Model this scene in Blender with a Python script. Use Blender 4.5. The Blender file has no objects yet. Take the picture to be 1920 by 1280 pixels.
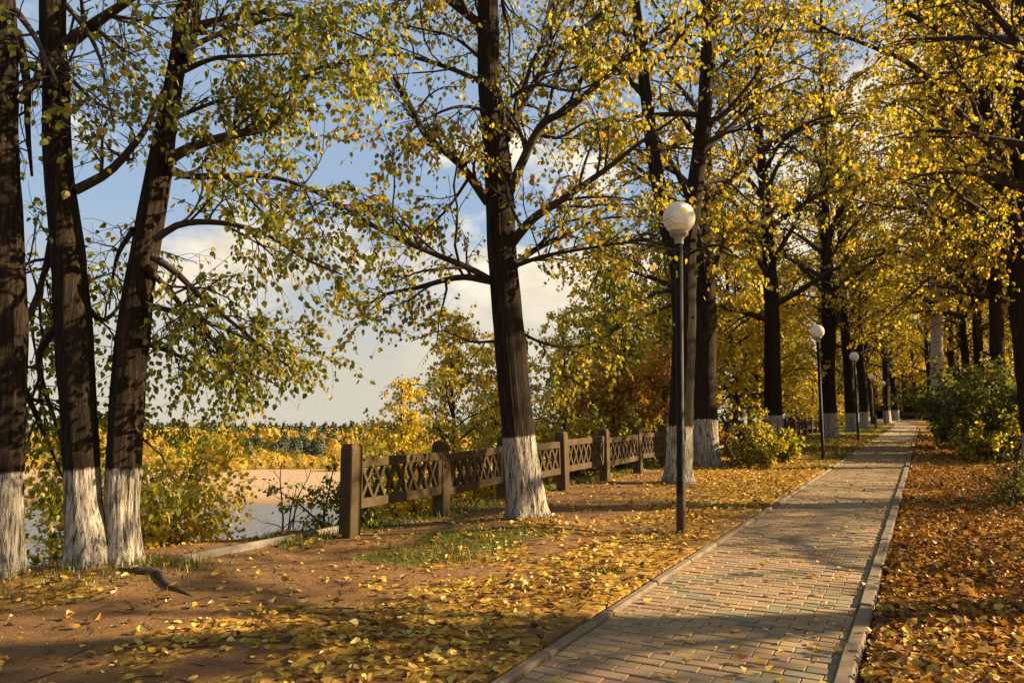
import bpy, math, random
import numpy as np
from mathutils import Vector

# ------------------------------------------------------------------ camera, sky, sun
sc = bpy.context.scene
COL = sc.collection
R_ = math.radians
F = 1400.0                     # focal length in pixels of a 1920 px wide frame
EYE = 1.4
PITCH = math.atan(156 / F)
cam_d = bpy.data.cameras.new('camera')
cam = bpy.data.objects.new('camera', cam_d)
COL.objects.link(cam)
cam_d.sensor_width = 36
cam_d.lens = 36 * F / 1920
cam_d.clip_start = 0.05
cam_d.clip_end = 6000
cam.location = (0, 0, EYE)
cam.rotation_euler = (math.pi / 2 + PITCH, 0, 0)
sc.camera = cam

SUN_AZ, SUN_EL = R_(84), R_(25)
sun_dir = Vector((math.sin(SUN_AZ) * math.cos(SUN_EL), math.cos(SUN_AZ) * math.cos(SUN_EL), math.sin(SUN_EL)))
sl = bpy.data.lights.new('sun', 'SUN')
sl.energy = 5.0
sl.angle = R_(0.6)
sl.color = (1.0, 0.76, 0.44)
so = bpy.data.objects.new('sun', sl)
COL.objects.link(so)
so.rotation_euler = (-sun_dir).to_track_quat('-Z', 'Y').to_euler()
so.location = (30, 10, 30)

vs = sc.view_settings
vs.view_transform = 'Standard'
vs.look = 'None'
vs.gamma = 1
vs.use_curve_mapping = False
vs.exposure = 1.76

W = bpy.data.worlds.new('World')
sc.world = W
W.use_nodes = True
nt = W.node_tree
nt.nodes.clear()


def N(t, typ, **kw):
    n = t.nodes.new(typ)
    for k, v in kw.items():
        if k.startswith('i_'):
            n.inputs[k[2:]].default_value = v
        else:
            setattr(n, k, v)
    return n


def mathn(t, op, a, b=None, clamp=False):
    n = t.nodes.new('ShaderNodeMath')
    n.operation = op
    n.use_clamp = clamp
    for i, s in enumerate((a, b)):
        if s is None:
            continue
        if isinstance(s, (int, float)):
            n.inputs[i].default_value = s
        else:
            t.links.new(s, n.inputs[i])
    return n.outputs[0]


def mixc(t, fac, a, b, blend='MIX'):
    n = t.nodes.new('ShaderNodeMix')
    n.data_type = 'RGBA'
    n.blend_type = blend
    for idx, s in ((0, fac), (6, a), (7, b)):
        if isinstance(s, (int, float)):
            n.inputs[idx].default_value = s
        elif isinstance(s, tuple):
            n.inputs[idx].default_value = s if len(s) == 4 else (*s, 1)
        else:
            t.links.new(s, n.inputs[idx])
    return n.outputs[2]


def ramp(t, fac, pts, interp='LINEAR'):
    n = t.nodes.new('ShaderNodeValToRGB')
    cr = n.color_ramp
    cr.interpolation = interp
    while len(cr.elements) < len(pts):
        cr.elements.new(0.5)
    for e, (p, c) in zip(cr.elements, pts):
        e.position = p
        e.color = (c, c, c, 1) if isinstance(c, (int, float)) else (*c, 1)
    t.links.new(fac, n.inputs[0])
    return n.outputs[0]


sky = N(nt, 'ShaderNodeTexSky', sky_type='NISHITA', sun_disc=False, sun_elevation=SUN_EL, sun_rotation=SUN_AZ,
        air_density=1.0, dust_density=1.2, ozone_density=2.0)
tc = N(nt, 'ShaderNodeTexCoord')
sep = N(nt, 'ShaderNodeSeparateXYZ')
nt.links.new(tc.outputs['Generated'], sep.inputs[0])
elev = sep.outputs['Z']
mp = N(nt, 'ShaderNodeMapping')
mp.inputs['Scale'].default_value = (1.0, 1.0, 1.7)
mp.inputs['Location'].default_value = (0.35, 0.1, 0.0)
nt.links.new(tc.outputs['Generated'], mp.inputs[0])
n1 = N(nt, 'ShaderNodeTexNoise', i_Scale=3.6, i_Detail=9.0, i_Roughness=0.56, i_Distortion=0.15)
nt.links.new(mp.outputs[0], n1.inputs['Vector'])
n2 = N(nt, 'ShaderNodeTexNoise', i_Scale=9.0, i_Detail=6.0, i_Roughness=0.6)
nt.links.new(mp.outputs[0], n2.inputs['Vector'])
# clouds thin out with height, merge into pale haze at the horizon
bias = mathn(nt, 'MULTIPLY', elev, -0.42)
# the cloud cover closes towards the sun's side
dens = mathn(nt, 'ADD', mathn(nt, 'ADD', n1.outputs['Fac'], bias), mathn(nt, 'MULTIPLY', sep.outputs['X'], 0.26))
mask = ramp(nt, dens, [(0.355, 0.0), (0.445, 0.85), (0.57, 1.0)])
shade = ramp(nt, n2.outputs['Fac'], [(0.3, (3.0, 2.6, 2.1)), (0.62, (6.0, 5.2, 3.95))])
skyb = mixc(nt, 0.8, sky.outputs[0], (1.6, 2.1, 2.75))
cl = mixc(nt, mask, skyb, shade)
hz = ramp(nt, elev, [(0.0, 1.0), (0.07, 0.92), (0.26, 0.0)])
skyc = mixc(nt, hz, cl, (3.0, 2.75, 2.25))
bg = N(nt, 'ShaderNodeBackground', i_Strength=0.068)
nt.links.new(skyc, bg.inputs[0])
wo = N(nt, 'ShaderNodeOutputWorld')
nt.links.new(bg.outputs[0], wo.inputs[0])

# ------------------------------------------------------------------ placing helpers
rng = np.random.default_rng(11)
random.seed(11)
SLOPE = 0.0226
TH = math.atan(770 / F)                       # heading of the path
SU, CU = math.sin(TH), math.cos(TH)
WATER_Z = -14.0


def uv(x, y):
    return x * SU + y * CU, x * CU - y * SU


def xy(u, v):
    return u * SU + v * CU, u * CU - v * SU


def sstep(a, b, x):
    t = np.clip((x - a) / (b - a), 0, 1)
    return t * t * (3 - 2 * t)


def vnoise(x, y, seed=0):
    """smooth value noise in [-1,1] for numpy arrays"""
    x = np.asarray(x, float)
    y = np.asarray(y, float)
    xi, yi = np.floor(x), np.floor(y)
    fx, fy = x - xi, y - yi
    fx = fx * fx * (3 - 2 * fx)
    fy = fy * fy * (3 - 2 * fy)

    def h(a, b):
        s = np.sin(a * 127.1 + b * 311.7 + seed * 74.7) * 43758.5453
        return (s - np.floor(s)) * 2 - 1
    return (h(xi, yi) * (1 - fx) + h(xi + 1, yi) * fx) * (1 - fy) + (h(xi, yi + 1) * (1 - fx) + h(xi + 1, yi + 1) * fx) * fy


PATH_L, PATH_R = -1.92, -0.485                 # inner edges of the brick path in v


def bend(u):
    """sideways drift of the path where it curves far away"""
    return -1.5 * sstep(56, 95, u) * np.clip((np.asarray(u, float) - 56) / 20, 0, 2.2)


def plane_z(x, y):
    yy = np.asarray(y, float)
    return SLOPE * np.minimum(yy, 95) + 0 * np.asarray(x)


def edge_v(u):
    u = np.asarray(u, float)
    return -6.75 + 0.95 * sstep(3.6, 8.0, u) + 0.12 * vnoise(u * 0.4, 3.0, 5)


def gz(x, y, fine=True):
    x = np.asarray(x, float)
    y = np.asarray(y, float)
    u, v = uv(x, y)
    z = plane_z(x, y)
    d = edge_v(u) - v
    dd = np.maximum(0, d - 0.05)
    drop = 0.78 * dd * dd / (dd + 0.35)
    lim = WATER_Z - 1.2
    z = np.maximum(z - drop, np.where(d > 3, lim, -99)) 
    # mounds and the worn track, kept off the paved strip
    off = sstep(0.25, 1.2, np.maximum(PATH_L - v, v - PATH_R))
    z = z + off * 0.035 * vnoise(x * 0.6, y * 0.6, 1) + off * 0.012 * vnoise(x * 2.1, y * 2.1, 2)
    z = z + 0.10 * np.exp(-(((x - 0.2) / 1.0) ** 2 + ((y - 8.8) / 0.9) ** 2))
    z = z + 0.10 * np.exp(-(((x + 3.4) / 1.2) ** 2 + ((y - 6.1) / 0.5) ** 2))
    z = z + sstep(0.1, 3, v - PATH_R) * 0.05
    inside = (v > PATH_L - 0.14) & (v < PATH_R + 0.14) & (u < 60)
    z = np.where(inside, plane_z(x, y) - 0.06, z)
    return z


def ray(px, py):
    dx, dy = (px - 960) / F, -(py - 640) / F
    c, s = math.cos(PITCH), math.sin(PITCH)
    return np.array([dx, c - dy * s, s + dy * c])


def at(px, py, Y):
    d = ray(px, py)
    return np.array([0, 0, EYE]) + d * (Y / d[1])


def foot(px, py):
    """where the sight line through a pixel of the photograph meets the park ground"""
    d = ray(px, py)
    t = EYE / (SLOPE * d[1] - d[2])
    return d[0] * t, d[1] * t


# ------------------------------------------------------------------ mesh helpers
def mesh_np(name, V, faces, mat=None, smooth=True, attrs=None):
    """faces: list of int arrays, each (M,3) or (M,4)"""
    me = bpy.data.meshes.new(name)
    V = np.asarray(V, np.float32)
    fl = [np.asarray(f, np.int32) for f in faces if len(f)]
    me.vertices.add(len(V))
    me.vertices.foreach_set('co', V.ravel())
    idx = np.concatenate([f.ravel() for f in fl])
    tot = np.concatenate([np.full(len(f), f.shape[1], np.int32) for f in fl])
    me.loops.add(len(idx))
    me.loops.foreach_set('vertex_index', idx)
    me.polygons.add(len(tot))
    st = np.concatenate([[0], np.cumsum(tot)[:-1]]).astype(np.int32)
    me.polygons.foreach_set('loop_start', st)
    me.polygons.foreach_set('loop_total', tot)
    me.polygons.foreach_set('use_smooth', np.full(len(tot), smooth, bool))
    me.update(calc_edges=True)
    for k, a in (attrs or {}).items():
        a = np.asarray(a, np.float32)
        if a.ndim == 1:
            at_ = me.attributes.new(k, 'FLOAT', 'POINT')
            at_.data.foreach_set('value', a)
        else:
            if a.shape[1] == 3:
                a = np.concatenate([a, np.ones((len(a), 1), np.float32)], 1)
            at_ = me.attributes.new(k, 'FLOAT_COLOR', 'POINT')
            at_.data.foreach_set('color', a.ravel())
    if mat:
        me.materials.append(mat)
    return me


def link(name, me, parent=None, loc=(0, 0, 0), **props):
    o = bpy.data.objects.new(name, me)
    COL.objects.link(o)
    o.location = loc
    if parent:
        o.parent = parent
    for k, v in props.items():
        o[k] = v
    return o


def thing(name, loc, label, cat, group=None):
    o = link(name, None, None, loc, label=label, category=cat)
    if group:
        o['group'] = group
    o.empty_display_size = 0.2
    return o


class MB:
    """collects boxes, tubes and lathes into one mesh"""

    def __init__(s):
        s.V, s.Q, s.T, s.n = [], [], [], 0

    def add(s, V, Q=(), T=()):
        V = np.asarray(V, float)
        s.V.append(V)
        if len(Q):
            s.Q.append(np.asarray(Q) + s.n)
        if len(T):
            s.T.append(np.asarray(T) + s.n)
        s.n += len(V)

    def box(s, c, size, ch=0.01, M=None):
        """box with chamfered edges; c centre, size full extents"""
        hx, hy, hz = [k / 2 for k in size]
        ch = min(ch, hx * .8, hy * .8, hz * .8)
        P = []
        for sx in (-1, 1):
            for sy in (-1, 1):
                for sz in (-1, 1):
                    P.append((sx * hx, sy * (hy - ch), sz * (hz - ch)))
                    P.append((sx * (hx - ch), sy * hy, sz * (hz - ch)))
                    P.append((sx * (hx - ch), sy * (hy - ch), sz * hz))
        P = np.array(P)

        def i(sx, sy, sz, a):
            return ((sx > 0) * 4 + (sy > 0) * 2 + (sz > 0)) * 3 + a
        Q, T = [], []
        for sg in (-1, 1):
            q = [i(sg, -1, -1, 0), i(sg, 1, -1, 0), i(sg, 1, 1, 0), i(sg, -1, 1, 0)]
            Q.append(q if sg > 0 else q[::-1])
            q = [i(-1, sg, -1, 1), i(1, sg, -1, 1), i(1, sg, 1, 1), i(-1, sg, 1, 1)]
            Q.append(q if sg < 0 else q[::-1])
            q = [i(-1, -1, sg, 2), i(1, -1, sg, 2), i(1, 1, sg, 2), i(-1, 1, sg, 2)]
            Q.append(q if sg > 0 else q[::-1])
        for a in (-1, 1):
            for b in (-1, 1):
                Q.append([i(a, b, -1, 0), i(a, b, 1, 0), i(a, b, 1, 1), i(a, b, -1, 1)][::(1 if a * b < 0 else -1)][::-1])
                Q.append([i(a, -1, b, 0), i(a, 1, b, 0), i(a, 1, b, 2), i(a, -1, b, 2)][::(1 if a * b > 0 else -1)][::-1])
                Q.append([i(-1, a, b, 1), i(1, a, b, 1), i(1, a, b, 2), i(-1, a, b, 2)][::(1 if a * b < 0 else -1)][::-1])
                for d in (-1, 1):
                    t = [i(a, b, d, 0), i(a, b, d, 1), i(a, b, d, 2)]
                    T.append(t if a * b * d > 0 else t[::-1])
        if M is not None:
            P = P @ np.asarray(M, float).T
        s.add(P + np.asarray(c, float), Q, T)
        return s

    def lathe(s, prof, c=(0, 0, 0), m=24):
        prof = np.asarray(prof, float)
        a = np.linspace(0, 2 * np.pi, m, endpoint=False)
        V = np.stack([prof[:, 0, None] * np.cos(a), prof[:, 0, None] * np.sin(a), np.repeat(prof[:, 1, None], m, 1)], -1).reshape(-1, 3)
        s.add(V + np.asarray(c, float), quads_ring(len(prof), m))
        return s

    def tube(s, pts, rad, m=8):
        V, Q = tubes(np.asarray(pts, float)[None], np.broadcast_to(np.asarray(rad, float), (len(pts),))[None], m)
        s.add(V, Q)
        return s

    def mesh(s, name, mat, smooth=False, attrs=None):
        return mesh_np(name, np.concatenate(s.V), [np.concatenate(x) for x in (s.Q, s.T) if x], mat, smooth, attrs)


def quads_ring(k, m):
    i = np.arange(k - 1)[:, None] * m
    j = np.arange(m)[None]
    j2 = (j + 1) % m
    return np.stack([i + j, i + j2, i + m + j2, i + m + j], -1).reshape(-1, 4)


def nrm(a):
    return a / np.maximum(np.linalg.norm(a, axis=-1, keepdims=True), 1e-9)


def tubes(P, R, m):
    """P (N,K,3), R (N,K) -> vertices and quads of N tapered tubes"""
    n, k, _ = P.shape
    T = nrm(np.gradient(P, axis=1))
    ref = np.where(np.abs(T[..., 2:3]) > 0.9, np.array([1.0, 0.1, 0.0]), np.array([0.05, 0.1, 1.0]))
    # one reference per tube so that rings do not twist
    ref = np.repeat(ref[:, k // 2:k // 2 + 1], k, 1)
    A = nrm(np.cross(T, ref))
    B = np.cross(T, A)
    a = np.linspace(0, 2 * np.pi, m, endpoint=False)
    V = P[:, :, None] + R[:, :, None, None] * (A[:, :, None] * np.cos(a)[:, None] + B[:, :, None] * np.sin(a)[:, None])
    q = quads_ring(k, m)
    Q = (np.arange(n) * k * m)[:, None, None] + q[None]
    return V.reshape(-1, 3), Q.reshape(-1, 4)


# ------------------------------------------------------------------ materials
def new_mat(name):
    m = bpy.data.materials.new(name)
    m.use_nodes = True
    t = m.node_tree
    b = t.nodes['Principled BSDF']
    return m, t, b


def bump(t, b, h, strength, dist=0.01):
    n = N(t, 'ShaderNodeBump', i_Strength=strength, i_Distance=dist)
    t.links.new(h, n.inputs['Height'])
    t.links.new(n.outputs[0], b.inputs['Normal'])
    return n


def obj_noise(t, scale, detail=5, rough=0.6, stretch=(1, 1, 1), kind='Object'):
    c = N(t, 'ShaderNodeTexCoord')
    m = N(t, 'ShaderNodeMapping')
    m.inputs['Scale'].default_value = stretch
    if kind == 'World':
        g = N(t, 'ShaderNodeNewGeometry')
        t.links.new(g.outputs['Position'], m.inputs[0])
    else:
        t.links.new(c.outputs[kind], m.inputs[0])
    n = N(t, 'ShaderNodeTexNoise', i_Scale=scale, i_Detail=float(detail), i_Roughness=rough)
    t.links.new(m.outputs[0], n.inputs['Vector'])
    return n.outputs['Fac']


def attr(t, name, out='Color'):
    a = N(t, 'ShaderNodeAttribute', attribute_name=name)
    return a.outputs[out]


def leaf_material(name, source, trans=0.45, gain=1.0):
    m = bpy.data.materials.new(name)
    m.use_nodes = True
    t = m.node_tree
    t.nodes.clear()
    if source == 'attr':
        c = attr(t, 'tint')
    else:
        oi = N(t, 'ShaderNodeObjectInfo')
        c = ramp(t, oi.outputs['Random'], source)
    nz = obj_noise(t, 60, 2)
    c = mixc(t, 1.0, c, ramp(t, nz, [(0.3, 0.75 * gain), (0.7, 1.1 * gain)]), 'MULTIPLY')
    d = N(t, 'ShaderNodeBsdfDiffuse')
    tr = N(t, 'ShaderNodeBsdfTranslucent')
    g = N(t, 'ShaderNodeBsdfGlossy', i_Roughness=0.45)
    g.inputs['Color'].default_value = (0.7, 0.7, 0.7, 1)
    t.links.new(c, d.inputs[0])
    t.links.new(mixc(t, 1.0, c, (1.25, 1.15, 0.7), 'MULTIPLY'), tr.inputs[0])
    m1 = N(t, 'ShaderNodeMixShader', i_Fac=trans)
    t.links.new(d.outputs[0], m1.inputs[1])
    t.links.new(tr.outputs[0], m1.inputs[2])
    m2 = N(t, 'ShaderNodeMixShader', i_Fac=0.035)
    t.links.new(m1.outputs[0], m2.inputs[1])
    t.links.new(g.outputs[0], m2.inputs[2])
    o = N(t, 'ShaderNodeOutputMaterial')
    t.links.new(m2.outputs[0], o.inputs[0])
    return m


M_LEAF = leaf_material('tree_leaf', 'attr', 0.58, 1.1)
M_FALLEN = leaf_material('fallen_leaf', 'attr', 0.2)
RAMP_FALL = [(0.0, (0.50, 0.32, 0.05)), (0.35, (0.62, 0.42, 0.08)), (0.6, (0.42, 0.24, 0.03)), (0.8, (0.26, 0.13, 0.03)), (1.0, (0.55, 0.40, 0.14))]
M_FALLEN_ONE = leaf_material('single_fallen_leaf', RAMP_FALL, 0.2)
RAMP_GREENISH = [(0.0, (0.12, 0.14, 0.015)), (0.5, (0.24, 0.21, 0.02)), (0.8, (0.36, 0.26, 0.02)), (1.0, (0.16, 0.16, 0.02))]
RAMP_GOLD = [(0.0, (0.40, 0.27, 0.02)), (0.5, (0.52, 0.33, 0.02)), (0.8, (0.28, 0.22, 0.02)), (1.0, (0.55, 0.36, 0.03))]
M_LEAF_GREEN1 = leaf_material('greenish_leaf', RAMP_GREENISH, 0.5)
M_LEAF_GOLD1 = leaf_material('golden_leaf', RAMP_GOLD, 0.5)
M_NEEDLE = leaf_material('conifer_needle', 'attr', 0.15)


def bark_material(name, dark, light, birch=False):
    m, t, b = new_mat(name)
    ridge = obj_noise(t, 1.0, 6, 0.66, (38, 38, 3.0))
    fine = obj_noise(t, 60, 4, 0.6, (1, 1, 0.35))
    col = ramp(t, ridge, [(0.32, tuple(c * 0.45 for c in dark)), (0.5, dark), (0.68, light)])
    col = mixc(t, 0.5, col, ramp(t, fine, [(0.3, 0.55), (0.7, 1.25)]), 'MULTIPLY')
    if birch:
        bands = obj_noise(t, 1.0, 4, 0.6, (2.5, 2.5, 11))
        col = ramp(t, bands, [(0.36, (0.04, 0.035, 0.03)), (0.43, (0.44, 0.39, 0.32)), (1.0, (0.54, 0.48, 0.40))])
    # whitewash on the foot of the trunk: worn off the ridges, ragged at the top
    p = attr(t, 'paint', 'Fac')
    rag = obj_noise(t, 1.0, 4, 0.7, (14, 14, 5))
    edge = mathn(t, 'ADD', p, mathn(t, 'MULTIPLY', mathn(t, 'SUBTRACT', rag, 0.5), 0.09))
    on = ramp(t, edge, [(0.0, 0.25), (0.05, 0.75), (0.13, 1.0), (0.965, 1.0), (1.0, 0.0)])
    worn = ramp(t, ridge, [(0.38, 0.05), (0.50, 0.75), (0.64, 1.0)])
    spots = ramp(t, obj_noise(t, 48, 5, 0.75, (1, 1, 0.16)), [(0.38, 0.25), (0.52, 1.0)])
    f = mathn(t, 'MULTIPLY', mathn(t, 'MULTIPLY', on, worn), spots)
    white = mixc(t, obj_noise(t, 9, 4), (0.62, 0.56, 0.46), (0.40, 0.35, 0.28))
    col = mixc(t, f, col, white)
    t.links.new(col, b.inputs['Base Color'])
    b.inputs['Roughness'].default_value = 0.92
    b.inputs['Specular IOR Level'].default_value = 0.15
    h = mathn(t, 'ADD', ridge, mathn(t, 'MULTIPLY', fine, 0.25))
    bump(t, b, h, 0.9, 0.035)
    return m


M_BARK = bark_material('linden_bark', (0.019, 0.0128, 0.008), (0.048, 0.032, 0.0185))
M_BARK2 = bark_material('brown_bark', (0.05, 0.033, 0.02), (0.13, 0.085, 0.05))
M_BIRCH = bark_material('birch_bark', (0.05, 0.04, 0.03), (0.6, 0.55, 0.48), True)


def simple_mat(name, c1, c2, scale=8, rough=0.85, bmp=0.3, bscale=40, dist=0.004, metallic=0.0, spec=0.3, kind='Object'):
    m, t, b = new_mat(name)
    n = obj_noise(t, scale, 6, 0.65, kind=kind)
    t.links.new(mixc(t, ramp(t, n, [(0.32, 0.0), (0.68, 1.0)]), c1, c2), b.inputs['Base Color'])
    b.inputs['Roughness'].default_value = rough
    b.inputs['Metallic'].default_value = metallic
    b.inputs['Specular IOR Level'].default_value = spec
    if bmp:
        bump(t, b, obj_noise(t, bscale, 5, 0.7, kind=kind), bmp, dist)
    return m


M_TWIG = simple_mat('twig_bark', (0.02, 0.0135, 0.009), (0.05, 0.034, 0.021), 14, 0.9, 0.0)
M_POLE = simple_mat('black_pole_paint', (0.006, 0.006, 0.005), (0.014, 0.013, 0.010), 6, 0.6, 0.15, 90, 0.001, 0.0, 0.12)
M_POLE_FOOT = simple_mat('rusty_pole_foot', (0.03, 0.016, 0.010), (0.07, 0.035, 0.018), 18, 0.75, 0.3, 120, 0.001)
M_COLLAR = simple_mat('grey_lamp_collar', (0.30, 0.29, 0.26), (0.20, 0.19, 0.17), 20, 0.5, 0.1, 60, 0.001)
M_GREY_IRON = simple_mat('dull_iron', (0.03, 0.03, 0.03), (0.07, 0.06, 0.05), 12, 0.7)
M_WOODBENCH = simple_mat('weathered_bench_wood', (0.05, 0.035, 0.025), (0.10, 0.07, 0.045), 6, 0.85)
M_KERB = simple_mat('kerb_concrete', (0.19, 0.142, 0.094), (0.11, 0.082, 0.054), 7, 0.9, 0.5, 60, 0.004, kind='World')
M_BED = simple_mat('path_sand_joint', (0.085, 0.068, 0.05), (0.045, 0.036, 0.026), 30, 0.95, 0.4, 120, 0.004, kind='World')
M_MOSS = simple_mat('mossy_stone', (0.07, 0.085, 0.018), (0.11, 0.09, 0.05), 9, 0.95, 0.6, 50, 0.01)
M_PIPE = simple_mat('pale_concrete_edging', (0.21, 0.18, 0.145), (0.11, 0.095, 0.075), 9, 0.8, 0.4, 50, 0.004)
M_DEADWOOD = simple_mat('dead_root_bark', (0.035, 0.022, 0.014), (0.09, 0.058, 0.036), 12, 0.95, 0.7, 40, 0.012)


def globe_mat():
    m, t, b = new_mat('opal_globe')
    n = obj_noise(t, 40, 6, 0.7)
    streak = obj_noise(t, 5, 4, 0.6)
    c = mixc(t, ramp(t, n, [(0.55, 0.0), (0.72, 0.35)]), (0.84, 0.80, 0.74), (0.38, 0.30, 0.22))
    c = mixc(t, ramp(t, streak, [(0.45, 0.0), (0.75, 0.3)]), c, (0.55, 0.47, 0.38))
    t.links.new(c, b.inputs['Base Color'])
    b.inputs['Roughness'].default_value = 0.35
    b.inputs['Subsurface Weight'].default_value = 0.35
    b.inputs['Subsurface Radius'].default_value = (0.12, 0.10, 0.08)
    return m


M_GLOBE = globe_mat()


def concrete_fence_mat():
    m, t, b = new_mat('old_fence_concrete')
    big = obj_noise(t, 3.0, 6, 0.7, kind='World')
    fine = obj_noise(t, 70, 5, 0.7, kind='World')
    c = mixc(t, ramp(t, big, [(0.35, 0.0), (0.65, 1.0)]), (0.056, 0.038, 0.021), (0.10, 0.068, 0.037))
    c = mixc(t, ramp(t, obj_noise(t, 8, 5, 0.7, kind='World'), [(0.54, 0.0), (0.68, 0.8)]), c, (0.07, 0.06, 0.028))
    c = mixc(t, 0.7, c, ramp(t, fine, [(0.3, 0.5), (0.7, 1.3)]), 'MULTIPLY')
    t.links.new(c, b.inputs['Base Color'])
    b.inputs['Roughness'].default_value = 0.95
    b.inputs['Specular IOR Level'].default_value = 0.15
    bump(t, b, fine, 0.6, 0.008)
    return m


M_FENCE = concrete_fence_mat()


def brick_mat():
    m, t, b = new_mat('paving_brick')
    c = attr(t, 'tint')
    fine = obj_noise(t, 140, 4, 0.7, kind='World')
    dirt = obj_noise(t, 2.2, 5, 0.6, kind='World')
    c = mixc(t, 0.6, c, ramp(t, fine, [(0.3, 0.6), (0.7, 1.3)]), 'MULTIPLY')
    c = mixc(t, ramp(t, dirt, [(0.4, 0.0), (0.75, 0.45)]), c, (0.16, 0.12, 0.08))
    t.links.new(c, b.inputs['Base Color'])
    b.inputs['Roughness'].default_value = 0.85
    b.inputs['Specular IOR Level'].default_value = 0.25
    bump(t, b, fine, 0.35, 0.003)
    return m


M_BRICK = brick_mat()


def far_path_mat():
    """the far stretch of the path, too far off to tell single bricks"""
    m, t, b = new_mat('far_paving')
    c = mixc(t, obj_noise(t, 3, 6, 0.7, kind='World'), (0.27, 0.185, 0.10), (0.21, 0.155, 0.09))
    c = mixc(t, ramp(t, obj_noise(t, 14, 4, 0.8, kind='World'), [(0.58, 0.0), (0.66, 0.5)]), c, (0.35, 0.22, 0.05))
    t.links.new(c, b.inputs['Base Color'])
    b.inputs['Roughness'].default_value = 0.9
    return m


M_FARPATH = far_path_mat()


def ground_mat():
    m, t, b = new_mat('park_ground')
    cv = N(t, 'ShaderNodeSeparateColor')
    t.links.new(attr(t, 'cover'), cv.inputs[0])
    litter, grass, wild = cv.outputs[0], cv.outputs[1], cv.outputs[2]
    big = obj_noise(t, 1.1, 6, 0.65, kind='World')
    mid = obj_noise(t, 9, 6, 0.7, kind='World')
    fine = obj_noise(t, 90, 5, 0.75, kind='World')
    soil = mixc(t, ramp(t, big, [(0.35, 0.0), (0.65, 1.0)]), (0.18, 0.092, 0.036), (0.25, 0.138, 0.054))
    soil = mixc(t, ramp(t, mid, [(0.35, 0.5), (0.7, 0.0)]), soil, (0.085, 0.05, 0.032))
    soil = mixc(t, 0.6, soil, ramp(t, fine, [(0.3, 0.6), (0.7, 1.3)]), 'MULTIPLY')
    vor = N(t, 'ShaderNodeTexVoronoi', i_Scale=16.0)
    g = N(t, 'ShaderNodeNewGeometry')
    t.links.new(g.outputs['Position'], vor.inputs['Vector'])
    sepc = N(t, 'ShaderNodeSeparateColor')
    t.links.new(vor.outputs['Color'], sepc.inputs[0])
    lit = ramp(t, sepc.outputs[0], [(0.0, (0.09, 0.045, 0.016)), (0.3, (0.20, 0.10, 0.02)), (0.6, (0.34, 0.19, 0.03)), (0.85, (0.45, 0.28, 0.05)), (1.0, (0.13, 0.07, 0.02))])
    lit = mixc(t, 0.6, lit, ramp(t, fine, [(0.3, 0.5), (0.7, 1.2)]), 'MULTIPLY')
    gr = mixc(t, mid, (0.045, 0.062, 0.012), (0.11, 0.105, 0.02))
    lm = ramp(t, mathn(t, 'ADD', litter, mathn(t, 'MULTIPLY', mathn(t, 'SUBTRACT', mid, 0.5), 0.9)), [(0.42, 0.0), (0.58, 1.0)])
    gm = ramp(t, mathn(t, 'ADD', grass, mathn(t, 'MULTIPLY', mathn(t, 'SUBTRACT', mid, 0.5), 0.9)), [(0.42, 0.0), (0.58, 0.9)])
    c = mixc(t, lm, soil, lit)
    c = mixc(t, gm, c, gr)
    c = mixc(t, wild, c, mixc(t, big, (0.09, 0.085, 0.02), (0.16, 0.11, 0.03)))
    t.links.new(c, b.inputs['Base Color'])
    b.inputs['Roughness'].default_value = 0.97
    b.inputs['Specular IOR Level'].default_value = 0.1
    h = mathn(t, 'ADD', mid, mathn(t, 'MULTIPLY', fine, 0.35))
    bump(t, b, h, 0.7, 0.03)
    return m


M_GROUND = ground_mat()
M_SAND = simple_mat('river_sand', (0.52, 0.34, 0.20), (0.42, 0.27, 0.16), 0.03, 0.95, 0.0, kind='World')


def far_ground_mat():
    m, t, b = new_mat('far_bank')
    sand = mixc(t, obj_noise(t, 0.05, 5, 0.6, (1, 4, 1), kind='World'), (0.37, 0.245, 0.135), (0.28, 0.18, 0.095))
    s = attr(t, 'shore', 'Fac')
    wet = mixc(t, ramp(t, s, [(0.0, 1.0), (0.2, 0.0)]), sand, (0.15, 0.07, 0.03))
    n = obj_noise(t, 0.03, 5, 0.6, kind='World')
    e = mathn(t, 'ADD', s, mathn(t, 'MULTIPLY', mathn(t, 'SUBTRACT', n, 0.5), 0.12))
    c = mixc(t, ramp(t, e, [(0.96, 0.0), (1.02, 1.0)]), wet, (0.26, 0.18, 0.035))
    t.links.new(c, b.inputs['Base Color'])
    b.inputs['Roughness'].default_value = 0.95
    return m


def water_mat():
    m, t, b = new_mat('river_water')
    b.inputs['Base Color'].default_value = (0.055, 0.06, 0.065, 1)
    b.inputs['Roughness'].default_value = 0.12
    b.inputs['IOR'].default_value = 1.33
    b.inputs['Specular IOR Level'].default_value = 0.9
    bump(t, b, obj_noise(t, 0.9, 5, 0.6, (1, 2.2, 1), kind='World'), 0.25, 0.25)
    return m


# ------------------------------------------------------------------ ground, river, far bank
def grow_axis(lo, hi, a, b, step, g=1.12, cap=25):
    mid = list(np.arange(a, b + 1e-6, step))
    r, s = [], step
    x = b
    while x < hi:
        s = min(s * g, cap)
        x += s
        r.append(x)
    l, s = [], step
    x = a
    while x > lo:
        s = min(s * g, cap)
        x -= s
        l.append(x)
    return np.array(l[::-1] + mid + r)


ua = grow_axis(-60, 900, -1, 24, 0.14)
va = np.unique(np.concatenate([grow_axis(-60, 700, -8.5, 7, 0.14), [PATH_L - .145, PATH_L - .14, PATH_R + .14, PATH_R + .145]]))
UU, VV = np.meshgrid(ua, va, indexing='ij')
GX, GY = xy(UU, VV)
GZ = gz(GX, GY)


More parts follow.
